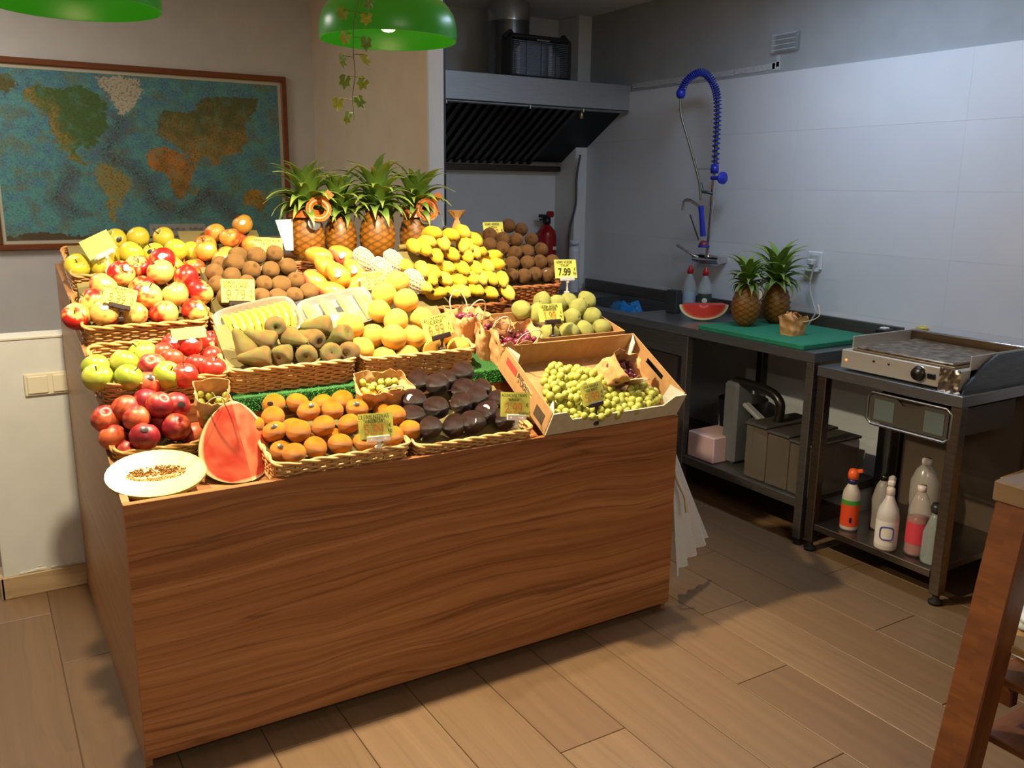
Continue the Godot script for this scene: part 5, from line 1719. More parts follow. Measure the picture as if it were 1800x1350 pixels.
func build_kitchen():
	var ss := steel("brushed_steel", "a2a5a8", 0.42)
	ss.metallic = 0.55
	var dk := mat("hood_black", "16161a", 0.45, 0.6)
	# extractor hood across the kitchen's back wall
	var hx0 := 1.83
	var hx1 := 3.495
	var hd = thing("extractor_hood", "wide stainless steel extractor hood with dark baffle filters", "hood", Vector3(hx0, 1.6, -5.0))
	var o := Vector3(hx0, 1.6, -5.0)
	part(hd, "fascia", MB.new().span(Vector3(hx0, 1.955, -4.37) - o, Vector3(hx1, 2.10, -4.35) - o, 0.002), ss)
	part(hd, "top_panel", MB.new().span(Vector3(hx0, 2.085, -5.0) - o, Vector3(hx1, 2.10, -4.37) - o), ss)
	part(hd, "front_rail", MB.new().tube([Vector3(hx0 + 0.01, 1.946, -4.36) - o, Vector3(hx1 - 0.01, 1.946, -4.36) - o], 0.008, 8), steel("rail_steel", "9a9c9e", 0.3))
	for e in [[hx0, hx0 + 0.006], [hx1 - 0.006, hx1]]:
		part(hd, "end_panel", MB.new().prism([Vector2(0.0, 2.085 - 1.6), Vector2(0.63, 2.085 - 1.6), Vector2(0.63, 1.95 - 1.6), Vector2(0.0, 1.63 - 1.6)], e[0] - hx0, e[1] - hx0), dk)
	part(hd, "back_gutter", MB.new().span(Vector3(hx0 + 0.01, 1.60, -4.998) - o, Vector3(3.395, 1.635, -4.93) - o, 0.003), mat("greasy_steel", "4a4038", 0.4, 0.8))
	# sloping filter bank: backing plate and baffles
	var bk := MB.new()
	bk.prism([Vector2(0.07, 1.66 - 1.6), Vector2(0.62, 1.975 - 1.6), Vector2(0.62, 1.985 - 1.6), Vector2(0.07, 1.67 - 1.6)], 0.008, hx1 - hx0 - 0.008)
	part(hd, "filter_backing", bk, dk)
	var bf := MB.new().prism([Vector2(0.07, 0.042), Vector2(0.60, 0.345), Vector2(0.60, 0.357), Vector2(0.07, 0.055)], -0.014, 0.014).mesh()
	for k in 22:
		part(hd, "baffle", bf, mat("baffle_steel", "3a3836", 0.35, 0.9), Transform3D(Basis(), Vector3(0.06 + k * 0.0595, 0, 0)))
	for x in [0.42, 0.95, 1.32]: part(hd, "rail_bolt", MB.new().tube([Vector3(x, 0.35, 0.645), Vector3(x, 0.33, 0.645)], 0.009, 8), mats["rail_steel"])
	part(hd, "hanging_cup", MB.new().lathe([Vector2(0.0, -0.05), Vector2(0.009, -0.05), Vector2(0.012, -0.03), Vector2(0.008, -0.01), Vector2(0.004, 0.0)], 12), mat("brass_cup", "b09a60", 0.3, 0.8), Transform3D(Basis(), Vector3(3.155 - hx0, 0.345, 0.62)))
	# metal duct to the ceiling
	var du = thing("exhaust_duct", "shiny metal exhaust duct rising from the hood to the ceiling", "duct", Vector3(2.845, 2.10, -4.7))
	var pr := []
	for k in 22: pr.append(Vector2(0.12 + (0.0022 if k % 2 == 0 else 0.0), 0.448 * k / 21.0))
	part(du, "pipe", MB.new().lathe(pr, 32), steel("duct_metal", "7d8082", 0.28))
	part(du, "foil_tape", MB.new().lathe([Vector2(0.1225, 0.34), Vector2(0.1235, 0.35), Vector2(0.1235, 0.43), Vector2(0.1225, 0.446)], 32), mat("foil", "c6c9c8", 0.22, 1.0))
	part(du, "clamp", MB.new().box(Vector3(0.125, 0.43, 0.02), Vector3(0.02, 0.012, 0.012), 0.002), mat("black_enamel"))
	# black framed insect trap standing on the hood
	var fa = thing("insect_trap", "black framed grille appliance standing on top of the hood", "appliance", Vector3(2.9, 2.10, -4.47))
	var fr := MB.new()
	fr.span(Vector3(-0.215, 0, -0.06), Vector3(-0.185, 0.225, 0.04), 0.012)
	fr.span(Vector3(0.185, 0, -0.06), Vector3(0.215, 0.225, 0.04), 0.012)
	fr.span(Vector3(-0.205, 0.205, -0.06), Vector3(0.205, 0.24, 0.04), 0.014)
	fr.span(Vector3(-0.215, 0, -0.06), Vector3(0.215, 0.02, 0.04), 0.006)
	for s in [-1, 1]: fr.beam(Vector3(s * 0.2, 0.185, -0.01), Vector3(s * 0.15, 0.225, -0.01), 0.03, 0.098)
	part(fa, "frame", fr, mat("black_enamel"))
	part(fa, "handle_plate", MB.new().box(Vector3(0.01, 0.212, 0.042), Vector3(0.09, 0.008, 0.006), 0.002), mat("grey_plastic", "8d8f92", 0.4))
	part(fa, "rear_panel", MB.new().span(Vector3(-0.185, 0.02, -0.05), Vector3(0.185, 0.205, -0.045)), mat("pale_blue_metal", "a5b4c4", 0.35, 0.6))
	for s in [-0.12, 0.1]: part(fa, "tube", MB.new().tube([Vector3(s, 0.03, -0.02), Vector3(s, 0.195, -0.02)], 0.012, 10), mat("white_tube", "cfd8e4", 0.3))
	var wire := MB.new().tube([Vector3(-0.186, 0, 0), Vector3(0.186, 0, 0)], 0.0018, 5).mesh()
	for k in 19: part(fa, "grille_wire", wire, mat("grille_wire", "b9c2cc", 0.25, 0.9), Transform3D(Basis(), Vector3(0, 0.026 + k * 0.0098, 0.034)))
	for x in [-0.1, 0.0, 0.1]: part(fa, "grille_bar", MB.new().tube([Vector3(x, 0.02, 0.037), Vector3(x, 0.205, 0.037)], 0.0022, 5), mat("black_enamel"))
	# cable down from the hood
	var cb = thing("wall_cable", "grey cable hanging from the hood beside the column", "cable", ox(1018, 270, 3.39))
	var cp := []
	for q in [[1020, 272], [1014, 310], [1012, 360], [1002, 400], [1000, 440], [1003, 480]]: cp.append(ox(q[0], q[1], 3.39) - cb.position)
	part(cb, "wire", MB.new().tube(smooth_path(cp, 6), 0.007, 8), mat("grey_cable", "54565a", 0.6))
	# fire extinguisher
	var ex = thing("fire_extinguisher", "red fire extinguisher with black valve on the kitchen wall", "fire extinguisher", Vector3(3.285, 0.98, -4.92))
	part(ex, "cylinder", MB.new().lathe([Vector2(0.0, 0.0), Vector2(0.062, 0.004), Vector2(0.066, 0.02), Vector2(0.066, 0.2), Vector2(0.058, 0.235), Vector2(0.035, 0.262), Vector2(0.02, 0.275), Vector2(0.02, 0.29)], 28), mat("extinguisher_red", "a01418", 0.25))
	part(ex, "valve", MB.new().lathe([Vector2(0.0, 0.28), Vector2(0.024, 0.28), Vector2(0.028, 0.30), Vector2(0.024, 0.325), Vector2(0.0, 0.33)], 16), mat("black_enamel"))
	part(ex, "handle", MB.new().beam(Vector3(-0.07, 0.335, 0.01), Vector3(0.02, 0.33, 0.01), 0.02, 0.022, 0.005).beam(Vector3(-0.065, 0.31, 0.01), Vector3(0.02, 0.318, 0.01), 0.018, 0.012, 0.003), mat("black_enamel"))
	part(ex, "red_lever", MB.new().box(Vector3(0.018, 0.345, 0.012), Vector3(0.05, 0.04, 0.03), 0.008), mat("extinguisher_red"))
	part(ex, "label", MB.new().box(Vector3(0.02, 0.125, 0.063), Vector3(0.035, 0.022, 0.004), 0.001), mat("white_paper"))
	part(ex, "bracket", MB.new().box(Vector3(0, 0.12, -0.07), Vector3(0.05, 0.03, 0.012), 0.002), mat("black_enamel"))
	# long steel counter along the tiled wall
	var ct = thing("steel_counter", "long stainless steel sink counter along the tiled wall", "counter", Vector3(2.91, 0, -3.55))
	var co: Vector3 = ct.position
	var cs := steel("counter_steel", "7c7d7f", 0.33)
	cs.metallic = 0.85
	var dark := steel("dark_steel", "5f5a55", 0.42)
	dark.metallic = 0.8
	var zn := -2.362
	var zf := -4.72
	# top with a sink opening at z -4.25 .. -3.68
	var tp := MB.new()
	for e in [[2.91, zf, 3.488, -4.28], [2.91, -3.66, 3.488, zn], [2.91, -4.28, 3.0, -3.66], [3.42, -4.28, 3.488, -3.66]]:
		tp.span(Vector3(e[0], 0.806, e[1]) - co, Vector3(e[2], 0.846, e[3]) - co)
	part(ct, "top", tp, cs)
	part(ct, "backsplash", MB.new().span(Vector3(3.463, 0.846, zf) - co, Vector3(3.488, 0.912, zn) - co, 0.002), dark)
	var bn := MB.new()
	bn.span(Vector3(3.0, 0.62, -4.28) - co, Vector3(3.42, 0.625, -3.66) - co)
	for e in [[3.0, -4.28, 3.006, -3.66], [3.414, -4.28, 3.42, -3.66], [3.0, -4.28, 3.42, -4.274], [3.0, -3.666, 3.42, -3.66]]: bn.span(Vector3(e[0], 0.625, e[1]) - co, Vector3(e[2], 0.806, e[3]) - co)
	part(ct, "sink_basin", bn, cs)
	for z in [zn - 0.025, -3.14, zf + 0.03]:
		for x in [2.935, 3.46]: part(ct, "leg", MB.new().span(Vector3(x - 0.02, 0.03, z - 0.02) - co, Vector3(x + 0.02, 0.806, z + 0.02) - co, 0.003), dark)
		for x in [2.935, 3.46]: part(ct, "foot", MB.new().tube([Vector3(x, 0.0, z) - co, Vector3(x, 0.035, z) - co], 0.018, 10), mat("black_rubber"))
	part(ct, "front_apron", MB.new().span(Vector3(2.918, 0.70, zf + 0.05) - co, Vector3(2.926, 0.806, -3.16) - co), dark)
	part(ct, "apron_panel", MB.new().span(Vector3(2.93, 0.18, zf + 0.05) - co, Vector3(2.936, 0.70, -3.2) - co), mat("dark_board", "2a211b", 0.7))
	part(ct, "lower_shelf", MB.new().span(Vector3(2.92, 0.165, zf + 0.05) - co, Vector3(3.47, 0.205, zn - 0.045) - co, 0.002), dark)
	# second steel table carrying the griddle
	var tb = thing("griddle_table", "small stainless steel table with a drawer and lower shelf", "table", Vector3(2.91, 0, -2.03))
	var to: Vector3 = tb.position
	var za := -2.34
	var zb := -1.715
	part(tb, "top", MB.new().span(Vector3(2.905, 0.758, za) - to, Vector3(3.488, 0.80, zb) - to, 0.002), cs)
	for z in [za + 0.022, zb - 0.022]:
		for x in [2.93, 3.46]:
			part(tb, "leg", MB.new().span(Vector3(x - 0.021, 0.04, z - 0.021) - to, Vector3(x + 0.021, 0.758, z + 0.021) - to, 0.003), steel("leg_steel", "6a5f55", 0.38))
			part(tb, "foot", MB.new().lathe([Vector2(0.0, 0.0), Vector2(0.024, 0.0), Vector2(0.026, 0.012), Vector2(0.012, 0.022), Vector2(0.012, 0.045)], 14), mat("black_rubber"), Transform3D(Basis(), Vector3(x, 0, z) - to))
	part(tb, "lower_shelf", MB.new().span(Vector3(2.912, 0.10, za + 0.046) - to, Vector3(3.47, 0.128, zb - 0.046) - to, 0.002), steel("shelf_steel", "7a7068", 0.32))
	part(tb, "inner_panel", MB.new().span(Vector3(3.46, 0.128, za + 0.05) - to, Vector3(3.466, 0.758, zb - 0.05) - to), mat("panel_brown", "5a4a3c", 0.6))
	var dr := MB.new()
	# drawer: dark body, framed translucent front with a scooped grip
	var d0 := Vector3(2.912, 0.62, -2.095) - to
	var dbody := part(tb, "drawer_body", MB.new().span(d0 + Vector3(0.02, 0.01, 0.01), d0 + Vector3(0.42, 0.115, 0.335)), mat("drawer_dark", "3a302a", 0.6))
	var fr2 := MB.new()
	var rp := []
	for q in [[0.02, 0.0], [0.325, 0.0], [0.345, 0.018], [0.345, 0.105], [0.325, 0.123], [0.02, 0.123], [0.0, 0.105], [0.0, 0.018]]: rp.append(d0 + Vector3(0.0, q[1], q[0]))
	fr2.tube(rp, 0.006, 8, true)
	part(dbody, "drawer_frame", fr2, steel("rail_steel", "9a9c9e", 0.3))
	var dp := MB.new()
	dp.xf = Transform3D(Basis(), d0)
	dp.prism([Vector2(0.012, 0.008), Vector2(0.333, 0.008), Vector2(0.333, 0.115), Vector2(0.235, 0.115), Vector2(0.205, 0.095), Vector2(0.15, 0.095), Vector2(0.12, 0.115), Vector2(0.012, 0.115)], 0.002, 0.006)
	part(dbody, "drawer_front", dp, mat("smoked_plastic", "46413a", 0.25))
	part(dbody, "drawer_window", MB.new().span(d0 + Vector3(0.0, 0.02, 0.03), d0 + Vector3(0.002, 0.1, 0.115)), mat("grey_pane", "59625f", 0.12))
	part(dbody, "drawer_window", MB.new().span(d0 + Vector3(0.0, 0.02, 0.24), d0 + Vector3(0.002, 0.1, 0.318)), mat("grey_pane"))

func bottle(label: String, at: Vector3, prof: Array, m: Material, cap: Array, capm: Material, band := [], bandm: Material = null, called := "bottle", level := [], levelm: Material = null):
	var t = thing(called, label, "bottle", at)
	part(t, "body", MB.new().lathe(prof, 24), m)
	if cap.size() > 0: part(t, "cap", MB.new().lathe(cap, 18), capm)
	if band.size() > 0: part(t, "label", MB.new().lathe(band, 24), bandm)
	if level.size() > 0: part(t, "liquid", MB.new().lathe(level, 24), levelm)
	return t

func trigger_head(t, y: float, m: Material, turn: float):
	var h := MB.new()
	h.xf = Transform3D(Basis(Vector3.UP, turn), Vector3.ZERO)
	h.lathe([Vector2(0.0, y), Vector2(0.016, y), Vector2(0.016, y + 0.025), Vector2(0.011, y + 0.03), Vector2(0.0, y + 0.03)], 16)
	h.beam(Vector3(-0.018, y + 0.048, 0), Vector3(0.05, y + 0.05, 0), 0.026, 0.024, 0.006)
	h.beam(Vector3(0.0, y + 0.025, 0), Vector3(0.0, y + 0.045, 0), 0.02, 0.022, 0.003)
	h.tube(smooth_path([Vector3(0.022, y + 0.042, 0), Vector3(0.034, y + 0.028, 0), Vector3(0.033, y + 0.01, 0)], 5), [0.004, 0.004, 0.004, 0.004, 0.004, 0.004, 0.004, 0.0035, 0.003, 0.003, 0.0025], 6)
	h.tube([Vector3(0.05, y + 0.05, 0), Vector3(0.064, y + 0.05, 0)], [0.008, 0.009], 8)
	part(t, "trigger_head", h, m)

func build_counter_things():
	# ------ wall-mounted spray tap with blue coil
	var xw := 3.36
	var base := ox(1247, 456, 3.44)
	var tp = thing("spray_tap", "wall-mounted kitchen spray tap with blue coiled hose and chrome pipe", "tap", base)
	var chrome := mat("chrome", "d8dade", 0.12, 1.0)
	var blue := mat("blue_plastic", "1c2fae", 0.35)
	var bd := MB.new()
	bd.tube([Vector3(0.0, 0, -0.12), Vector3(0.0, 0.0, -0.05), Vector3(0, 0, 0.08)], [0.02, 0.03, 0.022], 16)
	bd.tube([Vector3(0.05, 0, 0.07), Vector3(0.0, 0.0, 0.07)], 0.02, 14)
	bd.tube([Vector3(0.05, 0, -0.09), Vector3(0.0, 0.0, -0.09)], 0.02, 14)
	part(tp, "mixer_body", bd, chrome)
	var lv := ox(1190, 430, 3.36) - base
	part(tp, "lever", MB.new().tube(smooth_path([Vector3(-0.01, 0.0, -0.06), lv * 0.5 + Vector3(-0.01, -0.012, 0), lv], 6), [0.01, 0.01, 0.009, 0.009, 0.008, 0.008, 0.007, 0.007, 0.007, 0.007, 0.008, 0.009, 0.009], 8), chrome)
	var riser_top := ox(1256, 300, xw) - base
	var riser_bot := Vector3(-0.02, 0.015, 0.0)
	part(tp, "riser_pipe", MB.new().tube([riser_bot, riser_bot.lerp(riser_top, 0.5), riser_top], 0.011, 12), chrome)
	part(tp, "pipe_collar", MB.new().tube([riser_bot.lerp(riser_top, 0.60), riser_bot.lerp(riser_top, 0.70)], 0.0145, 12), chrome)
	# coil centre line
	var cl := []
	for q in [[1257, 292], [1259, 250], [1261, 210], [1261, 175], [1256, 152], [1245, 134], [1232, 127], [1217, 133], [1204, 146], [1197, 163]]: cl.append(ox(q[0], q[1], xw - 0.12 * clampf((1256.0 - q[0]) / 60.0, 0, 1)) - base)
	var path := smooth_path(cl, 10)
	var coil := []
	var total := path.size() - 1
	var turns := 46
	var steps := turns * 9
	for i in steps + 1:
		var f := float(i) / steps * total
		var k := mini(int(f), total - 1)
		var p: Vector3 = path[k].lerp(path[k + 1], f - k)
		var d: Vector3 = (path[k + 1] - path[k]).normalized()
		var sx := d.cross(Vector3(0, 0, 1) if absf(d.z) < 0.8 else Vector3.UP).normalized()
		var sy := d.cross(sx)
		var an := TAU * turns * float(i) / steps
		coil.append(p + (sx * cos(an) + sy * sin(an)) * 0.0185)
	part(tp, "blue_coil", MB.new().tube(coil, 0.0034, 5), blue)
	part(tp, "inner_hose", MB.new().tube(path, 0.0095, 8), mat("hose_dark", "3a4050", 0.5))
	part(tp, "coil_collar", MB.new().lathe([Vector2(0.0, -0.02), Vector2(0.02, -0.02), Vector2(0.022, 0.0), Vector2(0.02, 0.022), Vector2(0.0, 0.022)], 16), blue, Transform3D(Basis(), riser_top + Vector3(0, 0.006, 0)))
	var endp: Vector3 = path[total]
	part(tp, "hose_end", MB.new().lathe([Vector2(0.0, -0.028), Vector2(0.016, -0.028), Vector2(0.024, -0.014), Vector2(0.025, 0.004), Vector2(0.018, 0.016), Vector2(0.0, 0.016)], 16), blue, Transform3D(Basis(), endp))
	part(tp, "knob", MB.new().lathe([Vector2(0.0, 0.0), Vector2(0.012, 0.0), Vector2(0.014, 0.012), Vector2(0.03, 0.018), Vector2(0.032, 0.03), Vector2(0.0, 0.038)], 20), blue, Transform3D(Basis(Vector3.RIGHT, PI / 2), ox(1264, 313, xw) - base))
	part(tp, "knob_stem", MB.new().tube([ox(1251, 313, xw) - base, ox(1268, 313, xw) - base], 0.011, 10), blue)
	# thin steel hose hanging down to the blue spray handle
	var hp := [endp]
	for q in [[1197, 200], [1208, 240], [1219, 280], [1229, 320], [1232, 352]]: hp.append(ox(q[0], q[1], xw - 0.12 * clampf((1256.0 - q[0]) / 60.0, 0, 1)) - base)
	part(tp, "steel_hose", MB.new().tube(smooth_path(hp, 6), 0.0062, 8), steel("hose_steel", "7f8070", 0.35))
	var hh := ox(1232, 362, 3.31) - base
	var hb := ox(1236, 415, 3.33) - base
	part(tp, "spray_handle", MB.new().tube([hh, hh.lerp(hb, 0.25), hh.lerp(hb, 0.5), hb], [0.016, 0.013, 0.014, 0.016], 12), blue)
	part(tp, "spray_rose", MB.new().lathe([Vector2(0.0, -0.012), Vector2(0.026, -0.012), Vector2(0.026, 0.004), Vector2(0.014, 0.02), Vector2(0.0, 0.022)], 16), mat("red_blue_rose", "7a2a3a", 0.4), Transform3D(Basis(), ox(1237, 430, 3.34) - base))
	part(tp, "spray_ring", MB.new().tube(arc(ox(1237, 433, 3.34) - base, 0.026, 0, TAU, Vector3.RIGHT, Vector3.BACK, 18), 0.006, 6), blue)
	part(tp, "spray_lever", MB.new().tube([ox(1213, 377, 3.30) - base, ox(1228, 422, 3.32) - base], 0.004, 6), mat("black_enamel"))
	part(tp, "spout", MB.new().tube(smooth_path([hh + Vector3(0, -0.01, 0), ox(1213, 352, 3.30) - base, ox(1203, 355, 3.29) - base, ox(1200, 370, 3.29) - base], 6), 0.009, 10), chrome)
	part(tp, "hook_arm", MB.new().tube(smooth_path([ox(1253, 340, xw) - base, ox(1243, 338, 3.34) - base, ox(1235, 336, 3.33) - base, ox(1232, 322, 3.33) - base], 5), 0.008, 8), mat("grey_metal_hook", "4d555a", 0.4, 0.7))
	part(tp, "hose_guide", MB.new().tube([ox(1250, 297, xw) - base, ox(1222, 297, 3.32) - base], 0.0022, 6), chrome)
	# ------ things on the counter
	var yc := 0.846
	var grn := tri_mat("green_board", "ffffff", 0.8, 0.0, ntex("board_scratch", 0.05, 3, "0f6a4c", "147656"), Vector3(2, 2, 2))
	one("cutting_board", "thick green plastic cutting board on the steel counter", "cutting board", MB.new().span(Vector3(2.918, yc, -3.06), Vector3(3.40, yc + 0.024, -2.43), 0.004), grn)
	var yb := yc + 0.0241
	var p1 = pineapple(oy(1309, 571, yb + 0.004), "dull pineapple with withered leaves and a white rosette tag on the green board", "", true, 1.3, true)
	p1.position.y = yb
	var p2 = pineapple(oy(1361, 566, yb + 0.004), "golden pineapple with fresh green leaves behind the paper bag on the board", "", true, 1.3)
	p2.position.y = yb
	var tagp := MB.new()
	tagp.lathe([Vector2(0.0, 0.0), Vector2(0.026, 0.0), Vector2(0.028, 0.002), Vector2(0.0, 0.003)], 20)
	var rb := Basis(Vector3.UP, -0.75) * Basis(Vector3.RIGHT, PI / 2)
	var tpos: Vector3 = oy(1330, 518, 0.0)
	tpos = EYE + dirpx(1330, 518) * (((p1.position - EYE).dot(cam_ahead)) - 0.065)
	part(p1, "tag_disc", tagp, mat("white_card", "d8d2c6", 0.7), Transform3D(rb, tpos - p1.position))
	part(p1, "tag_ring", MB.new().tube(arc(tpos - p1.position, 0.028, 0, TAU, rb * Vector3.RIGHT, rb * Vector3.FORWARD, 20), 0.003, 6), mat("tag_red", "8a2a2a", 0.5))
	part(p1, "tag_tail", MB.new().beam(tpos - p1.position + Vector3(0, -0.028, 0), tpos - p1.position + Vector3(-0.004, -0.085, 0.0), 0.024, 0.002), mats["white_card"])
	# watermelon wedge
	var wm = thing("watermelon_wedge", "slice of red watermelon lying beside the green cutting board", "watermelon", oy(1228, 566, yc) + Vector3(0.03, 0, 0))
	var wr := 0.125
	var flesh := MB.new()
	var fan := []
	var dirw := (cam_right * 1.0); dirw.y = 0; dirw = dirw.normalized()
	var Pq := []
	for i in 9:
		var row := []
		for k in 21:
			var a := PI + PI * k / 20.0
			var f: float = [0.0, 0.25, 0.5, 0.75, 0.86, 0.9, 0.94, 0.97, 1.0][i]
			row.append(dirw * cos(a) * wr * f + Vector3(0, sin(a) * wr * 0.62 * f + 0.085, 0))
		Pq.append(row)
	flesh.grid(Pq)
	var q9 := 0
	for i in 9:
		for k in 21:
			flesh.c[q9] = lin("c93b2e").lerp(lin("d9cf9a"), smoothstep(0.84, 0.93, [0.0, 0.25, 0.5, 0.75, 0.86, 0.9, 0.94, 0.97, 1.0][i])).lerp(lin("5a7a30"), 1.0 if i == 8 else 0.0)
			q9 += 1
	part(wm, "cut_face", flesh, mats["cut_flesh"])
	var rindw := MB.new()
	var backw := Vector3(0.45, 0, -0.35).normalized() * 0.09
	Pq = []
	for i in 6:
		var row := []
		for k in 21:
			var a := PI + PI * k / 20.0
			var s := i / 5.0
			row.append(dirw * cos(a) * wr * (1.0 - 0.35 * s * s) + Vector3(0, sin(a) * wr * 0.62 * (1.0 - 0.15 * s) + 0.085, 0) + backw * s)
		Pq.append(row)
	rindw.grid(Pq)
	part(wm, "rind", rindw, mats["watermelon_rind"])
	var top2 := MB.new()
	Pq = [[Pq[0][0], Pq[0][20]], [Pq[5][0], Pq[5][20]]]
	top2.grid(Pq)
	part(wm, "upper_cut", top2, mat("watermelon_red", "c93b2e", 0.35))
	# crumpled brown bag with a cord loop
	var cbag = paper_bag("small crumpled brown paper bag with a cord loop on the green board", oy(1390, 590, yb) + Vector3(0.03, 0, -0.02), Basis(), 0.105, 0.1, 0.085, -0.1, 77, "", "", 0.5, 0, 0)
	var lb0: Vector3 = ox(1416, 560, 3.1) - cbag.position
	part(cbag, "cord_loop", MB.new().tube(smooth_path([lb0 * 0.4 + Vector3(0, 0.03, 0), ox(1418, 565, 3.1) - cbag.position, ox(1434, 560, 3.12) - cbag.position, ox(1441, 552, 3.13) - cbag.position, ox(1438, 535, 3.14) - cbag.position], 6), 0.0022, 6), mat("paper_cord", "d9c09a", 0.8))
	var crum := MB.new()
	for k in 7:
		var a := k * 0.9
		crum.face([Vector3(cos(a) * 0.044, 0.075, sin(a) * 0.041), Vector3(cos(a + 0.7) * 0.042, 0.088, sin(a + 0.7) * 0.038), Vector3(cos(a + 0.4) * 0.014, 0.094 + 0.01 * (k % 2), sin(a + 0.4) * 0.014), Vector3(cos(a + 0.1) * 0.018, 0.076, sin(a) * 0.016)], Vector3(0, 0, 0))
	part(cbag, "crumpled_top", crum, mats["kraft_paper"])
	# detergent bottles, dark block and blue bag by the sink
	var clear := glass("clear_bottle", "cdd6d6", 0.35, 0.1)
	var prof := [Vector2(0.0, 0.0), Vector2(0.034, 0.002), Vector2(0.037, 0.012), Vector2(0.037, 0.12), Vector2(0.03, 0.155), Vector2(0.016, 0.185), Vector2(0.013, 0.2), Vector2(0.0, 0.201)]
	var capr := [Vector2(0.0, 0.198), Vector2(0.017, 0.198), Vector2(0.017, 0.22), Vector2(0.01, 0.225), Vector2(0.009, 0.24), Vector2(0.0, 0.241)]
	for k in 2:
		var at := ox([1211, 1238][k], 528, [3.38, 3.38][k])
		at.y = yc
		var b = bottle(["clear detergent bottle with red cap next to the dark block", "clear detergent bottle with red cap and dark round label"][k], at, prof, clear, capr, mat("red_cap", "b81f1c", 0.35), [Vector2(0.0376, 0.03), Vector2(0.0378, 0.1)], mat("bottle_label_%d" % k, ["9fb2c0", "3a4638"][k], 0.5), "detergent_bottle")
		if k == 1:
			part(b, "label_badge", MB.new().lathe([Vector2(0.0, 0.0), Vector2(0.014, 0.0), Vector2(0.014, 0.002), Vector2(0.0, 0.002)], 16), mat("white_card"), Transform3D(Basis(Vector3.UP, -0.75) * Basis(Vector3.RIGHT, PI / 2), Vector3(-0.025, 0.065, 0.027)))
	var kb := ox(1188, 545, 3.2)
	one("knife_block", "dark grey upright block beside the sink", "block", MB.new().box(Vector3(0, 0.062, 0), Vector3(0.05, 0.124, 0.07), 0.004), mat("charcoal_plastic", "2c2d30", 0.5), Transform3D(Basis(Vector3.UP, 0.2), Vector3(3.2, yc, kb.z - 0.02)))
	var bg = thing("blue_bag", "crumpled bright blue plastic bag in the sink", "plastic bag", Vector3(3.14, 0.63, -3.86))
	var nz := noise(61, 7.0, 4)
	Pq = []
	for i in 15:
		var row := []
		for k in 25:
			var e := PI * i / 14.0
			var a := TAU * k / 24.0
			var d := Vector3(sin(e) * cos(a), cos(e), sin(e) * sin(a))
			var rr := 1.0 + nz.get_noise_3dv(d * 0.22) * 0.5
			row.append(Vector3(d.x * 0.09 * rr, 0.115 + d.y * 0.115 * rr, d.z * 0.16 * rr))
		Pq.append(row)
	part(bg, "film", MB.new().grid(Pq), mat("blue_film", "1a6fb0", 0.35))
	var bw := Vector3(3.25, yc, -4.55)
	bottle("white plastic bottle at the far end of the steel counter", bw, [Vector2(0.0, 0.0), Vector2(0.032, 0.0), Vector2(0.034, 0.01), Vector2(0.034, 0.26), Vector2(0.03, 0.29), Vector2(0.0, 0.3)], mat("white_hdpe", "c9ccd2", 0.4), [Vector2(0.0, 0.3), Vector2(0.03, 0.3), Vector2(0.03, 0.33), Vector2(0.0, 0.331)], mat("white_hdpe"))
	# socket with plug and hanging cord
	var so := ox(1434, 458, 3.488)
	var sk = thing("wall_socket", "white wall socket with a plugged-in white cord", "socket", so)
	var wpl := mat("white_plastic", "d6dadd", 0.35)
	part(sk, "plate", MB.new().box(Vector3(-0.006, 0, 0), Vector3(0.012, 0.086, 0.086), 0.004), wpl)
	part(sk, "well", MB.new().box(Vector3(-0.013, 0, 0), Vector3(0.004, 0.055, 0.055), 0.002), mat("socket_grey", "b4b9bd", 0.4))
	part(sk, "plug", MB.new().box(Vector3(-0.03, -0.006, 0), Vector3(0.034, 0.03, 0.034), 0.006), mat("plug_white", "c2c4c4", 0.4))
	part(sk, "shelf_lip", MB.new().box(Vector3(-0.02, -0.046, -0.012), Vector3(0.03, 0.01, 0.085), 0.002), wpl)
	var cpts := []
	for q in [[1432, 466], [1425, 490], [1424, 510], [1430, 535], [1434, 548], [1428, 560], [1420, 572]]: cpts.append(ox(q[0], q[1], 3.45) - so)
	part(sk, "cord", MB.new().tube(smooth_path(cpts, 6), 0.0045, 7), mat("cord_white", "b9bcbb", 0.5))
	# ------ griddle on the small table
	var g0 := Vector3(2.93, 0.80, -2.25)
	var gr = thing("griddle", "stainless steel electric griddle with black knob on the small table", "griddle", g0)
	var gs := steel("griddle_steel", "b9b2a6", 0.4)
	gs.metallic = 0.5
	part(gr, "body", MB.new().span(Vector3(0.0, 0.008, 0.0), Vector3(0.43, 0.082, 0.50), 0.003), gs)
	part(gr, "cooking_plate", MB.new().span(Vector3(0.02, 0.088, 0.05), Vector3(0.40, 0.10, 0.46), 0.004), tri_mat("greasy_plate", "ffffff", 0.35, 0.7, ntex("grease", 0.025, 5, "3d2c1e", "b8a890"), Vector3(3, 3, 3)))
	part(gr, "plate_rim", MB.new().span(Vector3(0.012, 0.082, 0.04), Vector3(0.41, 0.09, 0.47), 0.002), mat("brass_rim", "8a7350", 0.4, 0.7))
	for z in [0.0, 0.494]:
		part(gr, "side_guard", MB.new().prism([Vector2(0.0, 0.0), Vector2(0.006, 0.0)], 0, 0) if false else MB.new().span(Vector3(0.06, 0.05, z), Vector3(0.5, 0.13, z + 0.006), 0.002), gs)
	part(gr, "right_guard", guard_shape(), steel("guard_steel", "565a5e", 0.34), Transform3D(Basis(), Vector3(0.0, 0.0, 0.505)))
	part(gr, "rear_guard", MB.new().span(Vector3(0.43, 0.05, 0.0), Vector3(0.438, 0.128, 0.5), 0.002), steel("guard_dirty", "6e5a44", 0.4))
